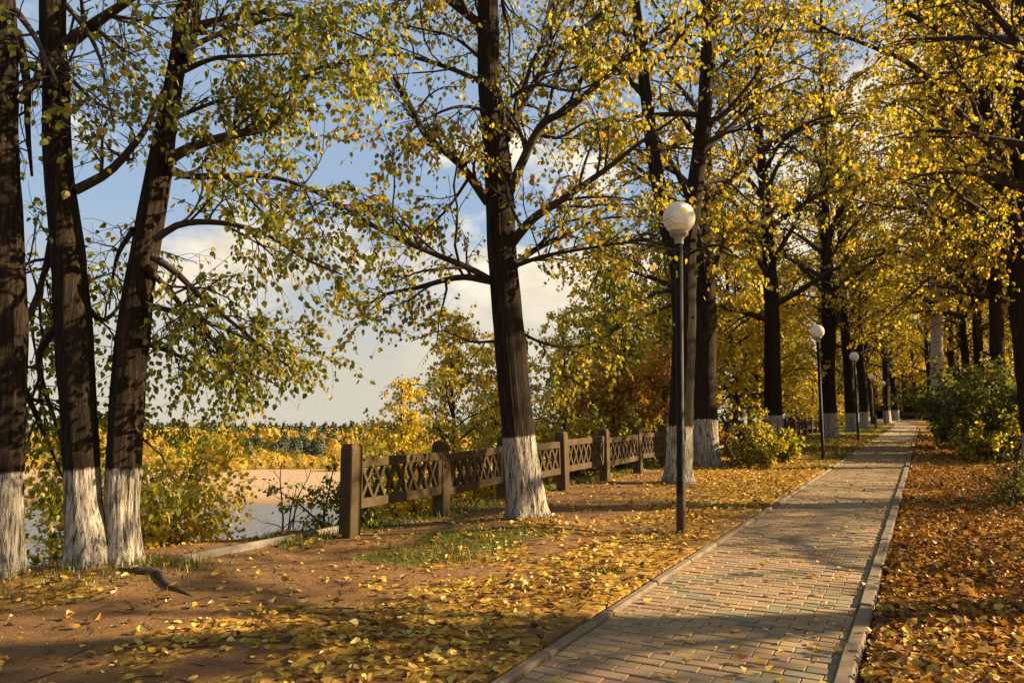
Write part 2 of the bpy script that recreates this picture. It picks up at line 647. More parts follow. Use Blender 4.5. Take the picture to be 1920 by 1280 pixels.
def cover_masks(x, y):
    """how much fallen leaf and grass covers the park ground, 0..1"""
    u, v = uv(x, y)
    right = sstep(-0.25, 0.1, v - PATH_R)
    n = vnoise(u * 0.9, v * 1.5, 7) * 0.45 + vnoise(u * 2.3, v * 3.1, 8) * 0.55
    left = np.clip(0.37 + 0.5 * n + 0.46 * sstep(9, 16, u) + 0.35 * np.exp(-((v - PATH_L + 0.7) / 0.55) ** 2)
                   + 0.35 * np.exp(-(((x + 3.0) / 1.6) ** 2 + ((y - 5.5) / 0.45) ** 2)), 0, 1)
    # trodden track between the fence and the row of trees
    left = left * (1 - 0.75 * np.exp(-((v + 4.95) / 0.45) ** 2) * (u < 17))
    left = left * sstep(0.0, 0.1, PATH_L - v)
    litter = np.maximum(right, left)
    g = np.zeros_like(u)
    g = np.maximum(g, 1.0 * np.exp(-(((x + 0.35) / 0.75) ** 2 + ((y - 8.0) / 0.45) ** 2)))
    g = np.maximum(g, 0.95 * np.exp(-(((x + 1.0) / 0.6) ** 2 + ((y - 7.2) / 0.35) ** 2)))
    g = np.maximum(g, 0.9 * np.exp(-((v + 5.75) / 0.33) ** 2) * (u > 5.5))
    g = np.maximum(g, 0.9 * sstep(21, 27, u) * sstep(0.3, 1.2, PATH_L - v) * (0.45 + 0.55 * sstep(0, 2, PATH_L - v)) * (v > -14))
    g = np.maximum(g, 0.7 * np.exp(-((v - PATH_L + 0.3) / 0.3) ** 2) * sstep(16, 22, u))
    g = np.maximum(g, 0.8 * np.exp(-(((x - 1.55) / 0.3) ** 2 + ((y - 8.55) / 0.2) ** 2)))
    g = np.clip(g + 0.25 * n * (g > 0.2), 0, 1)
    d = edge_v(u) - v
    wild = sstep(0.3, 1.5, d)
    return litter, g, wild


lm_, gm_, wm_ = cover_masks(GX, GY)
nu, nv = UU.shape
V = np.stack([GX, GY, GZ], -1).reshape(-1, 3)
ii = (np.arange(nu - 1)[:, None] * nv + np.arange(nv - 1)[None]).ravel()
Q = np.stack([ii, ii + nv, ii + nv + 1, ii + 1], -1)[:, ::-1]
me = mesh_np('ground', V, [Q[:, ::-1]], M_GROUND, True, {'cover': np.stack([lm_, gm_, wm_], -1).reshape(-1, 3)})
GROUND = link('ground', me, kind='structure')
me.flip_normals() if me.polygons[0].normal.z < 0 else None

wv = np.array([[-1500, -200, WATER_Z], [700, -200, WATER_Z], [700, 420, WATER_Z], [-1500, 420, WATER_Z]])
link('river', mesh_np('river', wv, [np.array([[0, 1, 2, 3]])], water_mat(), False), kind='structure')

fx = np.linspace(-1500, 1200, 140)
fs = np.concatenate([np.linspace(-0.25, 1.2, 30), np.linspace(1.4, 28, 60)])
FX, FS = np.meshgrid(fx, fs, indexing='ij')
shoreY = 148 + 5 * vnoise(FX * 0.02, 0 * FX, 3) + 3 * vnoise(FX * 0.06, 0 * FX + 4, 4)
FY = shoreY + FS * 96
FZ = WATER_Z - 0.5 + 2.2 * np.clip(FS + 0.25, 0, 0.5) + 0.5 * np.clip(FS - 0.25, 0, 3) + 0.35 * vnoise(FX * 0.03, FY * 0.05, 6)
FZ = FZ + 0.10 * np.clip(FS - 3, 0, 30)
V = np.stack([FX, FY, FZ], -1).reshape(-1, 3)
nf, ng = FX.shape
ii = (np.arange(nf - 1)[:, None] * ng + np.arange(ng - 1)[None]).ravel()
me = mesh_np('sand_bank', V, [np.stack([ii, ii + ng, ii + ng + 1, ii + 1], -1)], far_ground_mat(), True, {'shore': FS.ravel()})
link('sand_bank', me, kind='structure')


def far_z(x, y):
    s = (y - 148) / 96
    return WATER_Z - 0.5 + 2.2 * np.clip(s + 0.25, 0, 0.5) + 0.5 * np.clip(s - 0.25, 0, 3) + 0.10 * np.clip(s - 3, 0, 30)


# ------------------------------------------------------------------ brick path
PATHO = link('brick_path', None, kind='structure')
U0, U1, UEND = 0.0, 34.0, 110.0


def pz(u, v):
    x, y = xy(u, v)
    return plane_z(x, y) + 0.004 * vnoise(np.asarray(u) * 0.9, np.asarray(v) * 1.3, 21)


# bedding sheet under the bricks, the far paving continues it
us = np.concatenate([np.arange(-6, U1, 0.5), [U1]])
b = []
for u in us:
    for v in (PATH_L - 0.10, PATH_R + 0.10):
        x, y = xy(u, v)
        b.append((x, y, plane_z(x, y) - 0.012))
q = np.array([[2 * i, 2 * i + 1, 2 * i + 3, 2 * i + 2] for i in range(len(us) - 1)])
link('sand_bed', mesh_np('sand_bed', b, [q], M_BED, False), PATHO)
us = np.arange(U1 + 0.005, UEND, 1.0)
b = []
for u in us:
    for v in (PATH_L, PATH_R):
        x, y = xy(u, v + bend(u))
        b.append((x, y, plane_z(x, y) + 0.012))
q = np.array([[2 * i, 2 * i + 1, 2 * i + 3, 2 * i + 2] for i in range(len(us) - 1)])
link('far_paving', mesh_np('far_paving', b, [q], M_FARPATH, False), PATHO)


def brick_geo(u, v0, v1, jit):
    """one bevelled paver in the path's frame"""
    g, ch = 0.0025, 0.005
    L, Wd = v1 - v0 - 2 * g, 0.1 - 2 * g
    z = jit[0] * 0.0032
    hx, hy = L / 2, Wd / 2
    P = []
    for (ax, ay, zz) in ((hx, hy, -0.03), (hx, hy, -ch * .7), (hx - ch, hy - ch, 0.0)):
        for sx, sy in ((-1, -1), (1, -1), (1, 1), (-1, 1)):
            P.append((sx * ax, sy * ay, zz + z + (sx * jit[1] * 0.0016 + sy * jit[2] * 0.0012)))
    P = np.array(P)
    ca, sa = math.cos(jit[3] * 0.006), math.sin(jit[3] * 0.006)
    P[:, :2] = P[:, :2] @ np.array([[ca, -sa], [sa, ca]]).T
    Q = []
    for k in (0, 4):
        for i in range(4):
            j = (i + 1) % 4
            Q.append([k + i, k + j, k + 4 + j, k + 4 + i])
    Q.append([8, 9, 10, 11])
    return P, np.array(Q)


def brick_color(u, v):
    vc = (v - (PATH_L + PATH_R) / 2)
    per = 1.5
    tri = abs(((u / per) % 1) * 2 - 1) * 0.72
    green = abs(abs(vc) - tri) < 0.075 or (abs(vc) < 0.12 and rng.random() < 0.12)
    if green and rng.random() < 0.88:
        c = np.array([0.175, 0.155, 0.094]) * (0.8 + 0.4 * rng.random())
    else:
        c = np.array([0.275, 0.182, 0.098]) * (0.86 + 0.26 * rng.random())
        c = c * (1 + 0.045 * rng.standard_normal(3))
    return c


SV, SQ, SC, sn = [], [], [], 0
n_single = 0
row = 0
u = U0
first_u = 2.0          # the nearest rows that the photograph shows
ROT = np.array([[CU, SU, 0], [-SU, CU, 0], [0, 0, 1]])      # local (v,u) axes -> world, columns v, u
while u < U1:
    offs = 0.1 if row % 2 else 0.0
    edges = [PATH_L] + [e for e in np.arange(PATH_L + 0.085 + offs, PATH_R - 0.03, 0.2)] + [PATH_R]
    for v0, v1 in zip(edges[:-1], edges[1:]):
        vc = (v0 + v1) / 2
        P, q = brick_geo(u, v0, v1, rng.uniform(-1, 1, 4))
        c = brick_color(u, vc)
        x, y = xy(u + 0.05, vc)
        z = float(pz(u + 0.05, vc))
        Pw = P @ ROT.T
        # is it inside the photograph's lower edge?
        Yn = (x * 0 + y)
        pxx = 960 + F * x / max(Yn, .1)
        pyy = 764 + F * EYE / max(Yn, .1)
        if n_single < 300 and 900 < pxx < 1700 and pyy < 1312:
            me = mesh_np('brick', Pw, [q], M_BRICK, False, {'tint': np.repeat(c[None], len(P), 0)})
            link('brick', me, PATHO, (x, y, z))
            n_single += 1
        elif pyy < 1500:
            SV.append(Pw + np.array([x, y, z]))
            SQ.append(q + sn)
            SC.append(np.repeat(c[None], len(P), 0))
            sn += len(P)
    u += 0.1
    row += 1
link('brick', mesh_np('brick', np.concatenate(SV), [np.concatenate(SQ)], M_BRICK, False, {'tint': np.concatenate(SC)}), PATHO, kind='stuff')

for side, wd, up in ((-1, 0.07, 0.022), (1, 0.092, 0.034)):
    u = 0.5
    protos = []
    for k in range(4):
        mb = MB()
        mb.box((0, 0, 0), (wd, 0.975, 0.16), 0.012)
        VV_ = mb.V[0]
        VV_[:, 2] += 0.006 * vnoise(VV_[:, 1] * 9, VV_[:, 0] * 30 + k * 5, k) * (VV_[:, 2] > 0)
        protos.append(mb.mesh('kerb_stone', M_KERB))
    k = 0
    while u < 100:
        vv = (PATH_L - wd / 2 - 0.006) if side < 0 else (PATH_R + wd / 2 + 0.006)
        vv = vv + float(bend(u))
        x, y = xy(u, vv)
        o = link('kerb_stone', protos[k % 4], PATHO, (x, y, float(plane_z(x, y)) + up - 0.08 + rng.normal() * 0.003))
        o.rotation_euler = (math.atan(SLOPE * CU) if y < 95 else 0, rng.normal() * 0.02, -TH + rng.normal() * 0.006)
        u += 0.985
        k += 1

# ------------------------------------------------------------------ leaves
LEAF_HI = np.array([[0, 0, 0], [-.30, .06, .05], [-.46, .38, .07], [-.26, .78, .04], [0, 1.12, -.06],
                    [.26, .78, .04], [.46, .38, .07], [.30, .06, .05], [0, .5, -.03]])
LEAF_HI_T = np.array([[8, 1, 0], [8, 2, 1], [8, 3, 2], [8, 4, 3], [8, 5, 4], [8, 6, 5], [8, 7, 6], [8, 0, 7]])
LEAF_LO = np.array([[0, 0, 0], [-.44, .34, .06], [-.25, .78, .03], [0, 1.1, -.05], [.25, .78, .03], [.44, .34, .06]])
LEAF_LO_Q = np.array([[0, 3, 2, 1], [0, 5, 4, 3]])
LEAF_K = np.array([[0, 0, 0], [-.48, .5, .06], [0, 1.1, 0], [.48, .5, .06]])
LEAF_K_Q = np.array([[0, 3, 2, 1]])


def leaves_geo(pos, tip, nor, size, tmpl, curl=None):
    tip = nrm(tip)
    side = nrm(np.cross(tip, nor))
    nn = np.cross(side, tip)
    t = np.repeat(tmpl[None], len(pos), 0).copy()
    if curl is not None:
        t[:, :, 2] += curl[:, None] * (np.abs(t[:, :, 0]) * 1.1 + 0.35 * (t[:, :, 1] - .5) ** 2 * 2)
    P = pos[:, None] + size[:, None, None] * (t[..., 0:1] * side[:, None] + t[..., 1:2] * tip[:, None] + t[..., 2:3] * nn[:, None])
    return P.reshape(-1, 3)


def leaves_mesh(name, pos, tip, nor, size, col, mat, kind='lo', curl=None):
    tm, f = {'hi': (LEAF_HI, LEAF_HI_T), 'lo': (LEAF_LO, LEAF_LO_Q), 'k': (LEAF_K, LEAF_K_Q)}[kind]
    V = leaves_geo(pos, tip, nor, size, tm, curl)
    FF = (np.arange(len(pos)) * len(tm))[:, None, None] + f[None]
    return mesh_np(name, V, [FF.reshape(-1, f.shape[1])], mat, False, {'tint': np.repeat(col, len(tm), 0)})


def palette(r, n, cols, wts, jit=0.18):
    cols = np.array(cols)
    w = np.array(wts, float)
    k = r.choice(len(cols), n, p=w / w.sum())
    c = cols[k] * (1 + jit * r.standard_normal((n, 1))) * (1 + 0.06 * r.standard_normal((n, 3)))
    return np.clip(c, 0.004, 0.9)


GOLD = ([(0.45, 0.335, 0.015), (0.54, 0.41, 0.02), (0.31, 0.28, 0.015), (0.40, 0.25, 0.012), (0.18, 0.19, 0.015)], [4, 2, 2.8, 1.4, 2.2])
OLIVE = ([(0.175, 0.19, 0.014), (0.26, 0.25, 0.016), (0.40, 0.33, 0.018), (0.095, 0.12, 0.013)], [3.5, 3, 1.6, 1.8])
MIXED = ([(0.29, 0.27, 0.016), (0.43, 0.345, 0.018), (0.17, 0.18, 0.015), (0.38, 0.23, 0.012), (0.12, 0.13, 0.014)], [3, 3, 2.5, 1, 1.5])
GREEN = ([(0.07, 0.095, 0.018), (0.11, 0.125, 0.02), (0.17, 0.16, 0.02), (0.34, 0.25, 0.03)], [3, 3, 2, 0.7])
RUST = ([(0.48, 0.24, 0.02), (0.42, 0.19, 0.02), (0.52, 0.32, 0.02), (0.32, 0.20, 0.02)], [3, 2, 2, 2])
LEMON = ([(0.64, 0.47, 0.03), (0.50, 0.41, 0.03), (0.34, 0.32, 0.03), (0.68, 0.43, 0.02)], [3, 3, 2, 2])


# ------------------------------------------------------------------ tree growing
def resample(P, R, step):
    P = np.asarray(P, float)
    R = np.asarray(R, float)
    # smooth the traced corners with a Catmull-Rom pass
    if len(P) > 2:
        E = np.vstack([2 * P[0] - P[1], P, 2 * P[-1] - P[-2]])
        out, rr = [], []
        for i in range(1, len(E) - 2):
            for t in np.linspace(0, 1, 6, endpoint=False):
                a, b_, c, d = E[i - 1], E[i], E[i + 1], E[i + 2]
                out.append(0.5 * ((2 * b_) + (c - a) * t + (2 * a - 5 * b_ + 4 * c - d) * t * t + (3 * b_ - a - 3 * c + d) * t ** 3))
                rr.append(R[i - 1] * (1 - t) + R[i] * t)
        out.append(P[-1])
        rr.append(R[-1])
        P, R = np.array(out), np.array(rr)
    s = np.concatenate([[0], np.cumsum(np.linalg.norm(np.diff(P, axis=0), axis=1))])
    n = max(3, int(s[-1] / step) + 1)
    q = np.linspace(0, s[-1], n)
    return np.stack([np.interp(q, s, P[:, i]) for i in range(3)], 1), np.interp(q, s, R), s[-1]


def perp_dir(r, T, ang):
    a = r.standard_normal(T.shape)
    p = nrm(a - (a * T).sum(-1, keepdims=True) * T)
    return nrm(np.cos(ang)[:, None] * T + np.sin(ang)[:, None] * p)


def grow(r, start, d, L, K, wig, droop, lift=0.0):
    P = np.zeros((len(start), K, 3))
    P[:, 0] = start
    d = d.copy()
    for k in range(1, K):
        d = nrm(d + wig * r.standard_normal(d.shape) + np.array([0, 0, lift * (1 - k / K) - droop * k / K]))
        P[:, k] = P[:, k - 1] + d * (L / (K - 1))[:, None]
    return P


def pick(r, P, R, n, lo=0.15, hi=1.0):
    """n random points on each of the polylines of P (N,K,3)"""
    N_, K, _ = P.shape
    t = (lo + (hi - lo) * (np.arange(n)[None] + r.random((N_, n))) / n) * (K - 1)
    i = np.minimum(t.astype(int), K - 2)
    f = t - i
    a = np.arange(N_)[:, None]
    pos = P[a, i] * (1 - f)[..., None] + P[a, i + 1] * f[..., None]
    tan = nrm(P[a, i + 1] - P[a, i])
    rad = R[a, i] * (1 - f) + R[a, i + 1] * f
    return pos.reshape(-1, 3), tan.reshape(-1, 3), rad.ravel(), (t / (K - 1)).ravel()


def crown(r, limbs, leaf=0.085, space=0.22, n2=7, n3=6, pal=MIXED, l1=(0.4, 1.7), l2=(0.22, 0.7), kind='lo', skip=0.12, bare=0.0, hang=0.9, thin=None):
    """limbs: list of (points, radii). Returns wood geometry and leaf arrays"""
    WV, WQ, n = [], [], 0

    def put(V, Q_):
        nonlocal n
        WV.append(V)
        WQ.append(Q_ + n)
        n += len(V)
    S, D, LL, RR = [], [], [], []
    for P, R in limbs:
        P, R, ln = resample(P, R, 0.12)
        V, Q_ = tubes(P[None], R[None], 7)
        put(V, Q_)
        cnt = max(2, int(ln * (1 - skip) / space))
        s = skip + (1 - skip) * (np.arange(cnt) + r.random(cnt)) / cnt
        i = np.minimum((s * (len(P) - 1)).astype(int), len(P) - 2)
        T = nrm(P[i + 1] - P[i])
        S.append(P[i])
        D.append(perp_dir(r, T, r.uniform(0.5, 1.15, cnt)))
        LL.append(np.clip(ln * (0.22 + 0.33 * r.random(cnt)) * (1.15 - 0.6 * s), *l1))
        RR.append(np.clip(R[i] * 0.5, 0.004, 0.03))
    S, D, LL, RR = map(np.concatenate, (S, D, LL, RR))
    D = nrm(D + np.array([0, 0, 0.12]))
    P1 = grow(r, S, D, LL, 8, 0.17, 0.10, 0.05)
    R1 = RR[:, None] * np.linspace(1, 0.28, 8)[None]
    put(*tubes(P1, R1, 4))
    pos, tan, rad, t = pick(r, P1, R1, n2, 0.12, 1.0)
    d = perp_dir(r, tan, r.uniform(0.4, 1.1, len(pos)))
    L2 = r.uniform(*l2, len(pos)) * (1.1 - 0.5 * t)
    P2 = grow(r, pos, d, L2, 5, 0.18, 0.22)
    R2 = np.clip(rad * 0.55, 0.002, 0.007)[:, None] * np.linspace(1, 0.5, 5)[None]
    put(*tubes(P2, R2, 3))
    if bare > 0:
        P2 = P2[r.random(len(P2)) > bare]
        R2 = R2[:len(P2)]
    lp, lt, _, _ = pick(r, P2, R2, n3, 0.15, 1.0)
    k = len(lp)
    tip = nrm(0.35 * lt + 0.45 * r.standard_normal((k, 3)) + np.array([0, 0, -hang]))
    if thin is not None:
        keep = r.random(k) > thin(lp)
        lp, tip = lp[keep], tip[keep]
        k = len(lp)
    lp = lp + tip * 0.02 + 0.02 * r.standard_normal((k, 3))
    nor = r.standard_normal((k, 3)) + np.array([0.15, -0.1, 0.25])
    size = leaf * r.uniform(0.6, 1.25, k)
    # neighbouring leaves share their colour in part: tint by limb clump
    col = palette(r, k, *pal)
    clump = 0.80 + 0.35 * (vnoise(lp[:, 0] * 1.3 + lp[:, 2], lp[:, 1] * 1.3 - lp[:, 2] * .7, 13) * 0.5 + 0.5)
    col = col * clump[:, None]
    return np.concatenate(WV), np.concatenate(WQ), (lp, tip, nor, size, col)


def bark_trunk(r, P, R, m=44, flare=0.35, step=0.06, ridge=0.05, paint=1.1, base=None, ground=0.0):
    """trunk mesh arrays with fissured relief and root flare. base: xyz at the ground"""
    P, R, ln = resample(P, R, step)
    k = len(P)
    T = nrm(np.gradient(P, axis=0))
    A = nrm(np.cross(T, np.array([0, 1.0, 0.02])))
    B = np.cross(T, A)
    a = np.linspace(0, 2 * np.pi, m, endpoint=False)
    h = P[:, 2] - ground
    ph = r.random(6) * 6.28
    AA, HH = np.meshgrid(a, h)
    warp = 0.55 * np.sin(HH * 1.7 + ph[0]) + 0.3 * np.sin(HH * 4.3 + ph[1]) + 0.2 * np.sin(2 * AA + HH * 2.2 + ph[2])
    rid = 0.55 * np.sin(AA * 11 + warp * 2.2) + 0.45 * np.sin(AA * 17 - warp * 3 + HH * 1.1 + ph[3]) + 0.6 * vnoise(AA * 5.1, HH * 3.0, 3)
    lobes = 0.07 * np.sin(2 * AA + ph[4] + 0.15 * HH) + 0.05 * np.sin(3 * AA + ph[5] - 0.2 * HH)
    fl = 0.75 * flare * np.exp(-np.maximum(HH, 0) / 0.13) * (0.75 + 0.5 * np.sin(4 * AA + ph[1]) + 0.3 * np.sin(7 * AA + ph[2])) + 0.03 * np.exp(-np.maximum(HH, 0) / 0.7)
    RR = R[:, None] * (1 + ridge * rid + lobes + fl)
    V = P[:, None] + RR[..., None] * (A[:, None] * np.cos(a)[:, None] + B[:, None] * np.sin(a)[:, None])
    pv = (HH / paint if paint else np.full_like(HH, 9.0))
    pv = np.where(pv < 0, 0, pv)
    return V.reshape(-1, 3), quads_ring(k, m), pv.ravel()


def px_limb(Y0, Y1, pts, r0, r1, r):
    """a limb followed through points of the photograph, leaving depth Y0 for Y1"""
    n = len(pts)
    out = []
    for i, (x, y) in enumerate(pts):
        t = i / (n - 1)
        out.append(at(x, y, Y0 + (Y1 - Y0) * t ** 0.9 + (r.normal() * 0.06 if 0 < i else 0)))
    return np.array(out), np.linspace(r0, r1, n)


def crown_limbs(r, P, R, z0, n, reach, rise=(0.35, 0.9), taper=1.0):
    """limbs set round a trunk above z0, spiralling up"""
    Pp, Rp, ln = resample(P, R, 0.1)
    zt = Pp[-1, 2]
    out = []
    ang = r.random() * 6.28
    for i in range(n):
        s = (i + r.random() * 0.7) / n
        z = z0 + (zt - z0) * s * 0.97
        k = int(np.argmin(np.abs(Pp[:, 2] - z)))
        ang += 2.4 + r.normal() * 0.35
        L = reach * (0.55 + 0.5 * math.sin(math.pi * min(1, 0.25 + s * 0.75))) * (1 - 0.55 * s ** 2) * r.uniform(0.75, 1.15)
        e = r.uniform(*rise) + 0.35 * s
        d = np.array([[math.cos(ang) * math.cos(e), math.sin(ang) * math.cos(e), math.sin(e)]])
        Q_ = grow(r, Pp[k][None], d, np.array([L]), 9, 0.10, 0.16, 0.0)[0]
        r0 = min(Rp[k] * 0.5, 0.02 + 0.022 * L)
        out.append((Q_, np.linspace(r0, 0.008, 9)))
    return out


def make_tree(name, label, cat, group, base, trunks, limbs, r, paint=1.1, pal=MIXED, leaf=0.085, bark=None, m=44, ridge=0.065, flare=0.35,
              single=0, single_mat=None, kind='lo', step=0.06, **kw):
    """trunks: list of (P,R) in world coordinates; base: ground point. Returns the root"""
    base = np.array(base, float)
    root = thing(name, base, label, cat, group)
    for P, R in trunks:
        V, Q_, pv = bark_trunk(r, P, R, m=m, paint=paint, ground=base[2], ridge=ridge, flare=flare, step=step)
        link('trunk', mesh_np('trunk', V - base, [Q_], bark or M_BARK, True, {'paint': pv}), root)
    WV, WQ, (lp, tip, nor, size, col) = crown(r, limbs, leaf=leaf, pal=pal, kind=kind, **kw)
    link('branches', mesh_np('branches', WV - base, [WQ], M_TWIG, True), root, kind='stuff')
    if single:
        # the leaves that show largest are single parts, the rest of the foliage is one
        ok = (lp[:, 1] > 1.5) & (np.abs(lp[:, 0] / np.maximum(lp[:, 1], .1)) < 0.68) & ((lp[:, 2] - EYE) / np.maximum(lp[:, 1], .1) < 0.56)
        score = np.where(ok, size / np.maximum(lp[:, 1], .1), 0)
        order = np.argsort(-score)
        sel, rest = order[:single], order[single:]
        proto = []
        for c in range(4):
            one = np.zeros((1, 3))
            proto.append(leaves_mesh('leaf', one, np.array([[0, 1.0, 0]]), np.array([[0, 0, 1.0]]), np.array([1.0]), np.array([[.3, .2, .02]]), single_mat, 'hi', np.array([c * 0.25])))
        for i in sel:
            o = link('leaf', proto[i % 4], root, lp[i] - base)
            o.rotation_euler = dir_euler(tip[i], nor[i])
            o.scale = (size[i],) * 3
        lp, tip, nor, size, col = lp[rest], tip[rest], nor[rest], size[rest], col[rest]
    link('foliage', leaves_mesh('foliage', lp - base, tip, nor, size, col, M_LEAF, kind), root, kind='stuff')
    return root


def dir_euler(tip, nor):
    from mathutils import Matrix
    t = nrm(np.asarray(tip, float))
    s = nrm(np.cross(t, nor))
    n_ = np.cross(s, t)
    return Matrix((s, t, n_)).transposed().to_euler()


def px_trunk(Y, pts, z_top, r_top=0.05, lean=(0, 0), r=None):
    """trunk through (centre x, y, width) of the photograph at depth Y, drawn on above the frame to z_top"""
    P = [at(x, y, Y) for x, y, w in pts]
    R = [w / 2 * Y / F * 0.89 for x, y, w in pts]
    P[0] = P[0] - np.array([0, 0, 0.25])
    d = nrm(P[-1] - P[-3])
    z = P[-1][2]
    n = max(2, int((z_top - z) / 1.2))
    p = P[-1]
    for i in range(1, n + 1):
        p = p + d * ((z_top - z) / n) / max(d[2], .5) + (np.array([r.normal(), r.normal(), 0]) * 0.08 if r is not None else 0)
        P.append(p)
        R.append(R[len(pts) - 1] * (1 - i / n) + r_top * i / n)
    return np.array(P), np.array(R)


def unpainted(me_):
    m2 = bpy.data.meshes.get(me_.name + '_unpainted')
    if m2 is None:
        m2 = me_.copy()
        m2.name = me_.name + '_unpainted'
        a_ = m2.attributes['paint']
        a_.data.foreach_set('value', np.full(len(m2.vertices), 9.0, np.float32))
    return m2


def copy_tree(root, loc, rot, s, label, group=None, plain=False, thin=1.0):
    c = root.copy()
    COL.objects.link(c)
    c.location = loc
    c.rotation_euler = (0, 0, rot)
    c.scale = (s, s, s)
    c['label'] = label
    if group:
        c['group'] = group
    for ch in root.children:
        k = ch.copy()
        COL.objects.link(k)
        k.parent = c
        if k.name.startswith('trunk'):
            if plain:
                k.data = unpainted(ch.data)
            k.scale = (thin, thin, 1)
    return c


# ---- the trees of the foreground, followed from the photograph
r = np.random.default_rng(5)
ROW = 'whitewashed lindens along the path'
EDGE = 'whitewashed trees at the edge of the river bank'

# A: at the left edge of the frame
YA = 6.05
tA = px_trunk(YA, [(0, 1098, 82), (0, 1040, 76), (2, 890, 74), (6, 640, 82), (2, 480, 76), (-2, 320, 72), (-4, 160, 68), (-6, 0, 64)], 11, r=r)
lA = [px_limb(YA, 5.3, [(30, 20), (65, 68), (85, 110), (110, 160)], .03, .008, r),
      px_limb(YA, 6.6, [(30, 60), (50, 150), (52, 240), (60, 330)], .045, .012, r),
      px_limb(YA, 6.8, [(30, 640), (75, 540), (95, 440), (110, 380)], .03, .010, r),
      px_limb(YA, 7.2, [(30, 690), (60, 760), (95, 840), (120, 900)], .03, .008, r),
      px_limb(YA, 6.4, [(35, 190), (80, 135), (110, 90), (150, 60)], .04, .012, r)]
lA += crown_limbs(r, *tA, 4.6, 9, 2.6)
make_tree('linden_tree', 'dark whitewashed trunk cut by the left edge of the photo', 'tree', EDGE, (tA[0][0][0], YA, float(gz(tA[0][0][0], YA))),
          [tA], lA, r, paint=0.80, pal=OLIVE, leaf=0.058, n2=7, n3=6, thin=lambda p: np.where(p[:, 2] > 1.6, 0.75, 0.1))

# B and C: two stems from one foot
YB = 6.35
tB = px_trunk(YB, [(172, 1085, 92), (166, 1040, 84), (155, 960, 72), (152, 890, 68), (138, 640, 74), (126, 480, 68), (109, 320, 58), (103, 160, 54), (98, 0, 54)], 11, r=r)
tC = px_trunk(YB + .12, [(226, 1062, 74), (230, 1030, 62), (230, 960, 56), (231, 880, 62), (247, 640, 62), (270, 480, 52), (298, 320, 48), (312, 230, 40), (334, 100, 32), (346, 0, 26)], 9.5, .03, r=r)
lB = [px_limb(YB, 5.7, [(122, 85), (170, 50), (205, 25), (250, -5), (300, -60)], .06, .02, r),
      px_limb(YB, 5.6, [(124, 10), (165, 62), (188, 110), (196, 150), (215, 240)], .025, .006, r),
      px_limb(YB, 6.9, [(140, 357), (200, 325), (240, 285), (275, 238), (300, 180), (345, 140)], .045, .016, r),
      px_limb(YB, 5.5, [(125, 140), (160, 175), (185, 195), (230, 215)], .022, .005, r),
      px_limb(YB, 7.2, [(110, 450), (80, 520), (60, 600), (70, 680)], .035, .008, r),
      px_limb(YB, 7.4, [(115, 600), (75, 660), (80, 720), (110, 810), (118, 870)], .04, .008, r),
      px_limb(YB, 7.2, [(150, 560), (190, 600), (225, 570), (240, 510)], .03, .006, r)]
lC = [px_limb(YB, 6.9, [(345, 110), (362, 60), (375, 0), (395, -80)], .055, .03, r),
      px_limb(YB, 6.5, [(318, 298), (362, 275), (440, 252), (520, 234), (548, 180), (592, 130), (642, 118)], .05, .01, r),
      px_limb(YB, 7.0, [(310, 312), (350, 330), (430, 330), (500, 330), (570, 350), (640, 386), (700, 420)], .04, .008, r),
      px_limb(YB, 6.0, [(290, 450), (340, 420), (420, 418), (500, 440), (572, 485), (642, 515)], .035, .007, r),
      px_limb(YB, 6.7, [(285, 480), (330, 510), (365, 545), (420, 592), (480, 640), (545, 690)], .035, .008, r),
      px_limb(YB, 7.4, [(275, 500), (330, 560), (400, 640), (470, 700), (520, 720)], .03, .006, r),
      px_limb(YB, 7.7, [(262, 640), (320, 660), (380, 690), (430, 720)], .028, .006, r),
      px_limb(YB, 7.3, [(250, 430), (222, 475), (210, 530), (205, 580)], .028, .006, r),
      px_limb(YB, 5.8, [(330, 140), (400, 110), (470, 105), (560, 100)], .028, .006, r),
      px_limb(YB, 6.9, [(335, 100), (420, 60), (520, 35), (600, 40)], .03, .006, r),
      px_limb(YB, 6.7, [(320, 225), (380, 200), (450, 180), (500, 190)], .024, .005, r),
      px_limb(YB, 7.8, [(270, 570), (350, 590), (430, 620), (500, 650), (580, 660)], .028, .006, r),
      px_limb(YB, 7.0, [(252, 800), (275, 830), (300, 850), (312, 870)], .014, .004, r),
      ]
lC += crown_limbs(r, *tC, 5.0, 8, 2.4)
lB += crown_limbs(r, *tB, 5.2, 7, 2.6)
bx = at(200, 1075, YB)[0]
make_tree('linden_tree', 'two whitewashed stems from one foot beside the bare dirt on the bank edge', 'tree', EDGE, (bx, YB, float(gz(bx, YB))),
          [tB, tC], lB + lC, r, paint=0.80, pal=OLIVE, leaf=0.058, n2=9, n3=8, space=0.16, thin=lambda p: 0.72 * sstep(-2.6, -3.1, p[:, 0]) * sstep(2.2, 3.2, p[:, 2]), single=260, single_mat=M_LEAF_GREEN1)

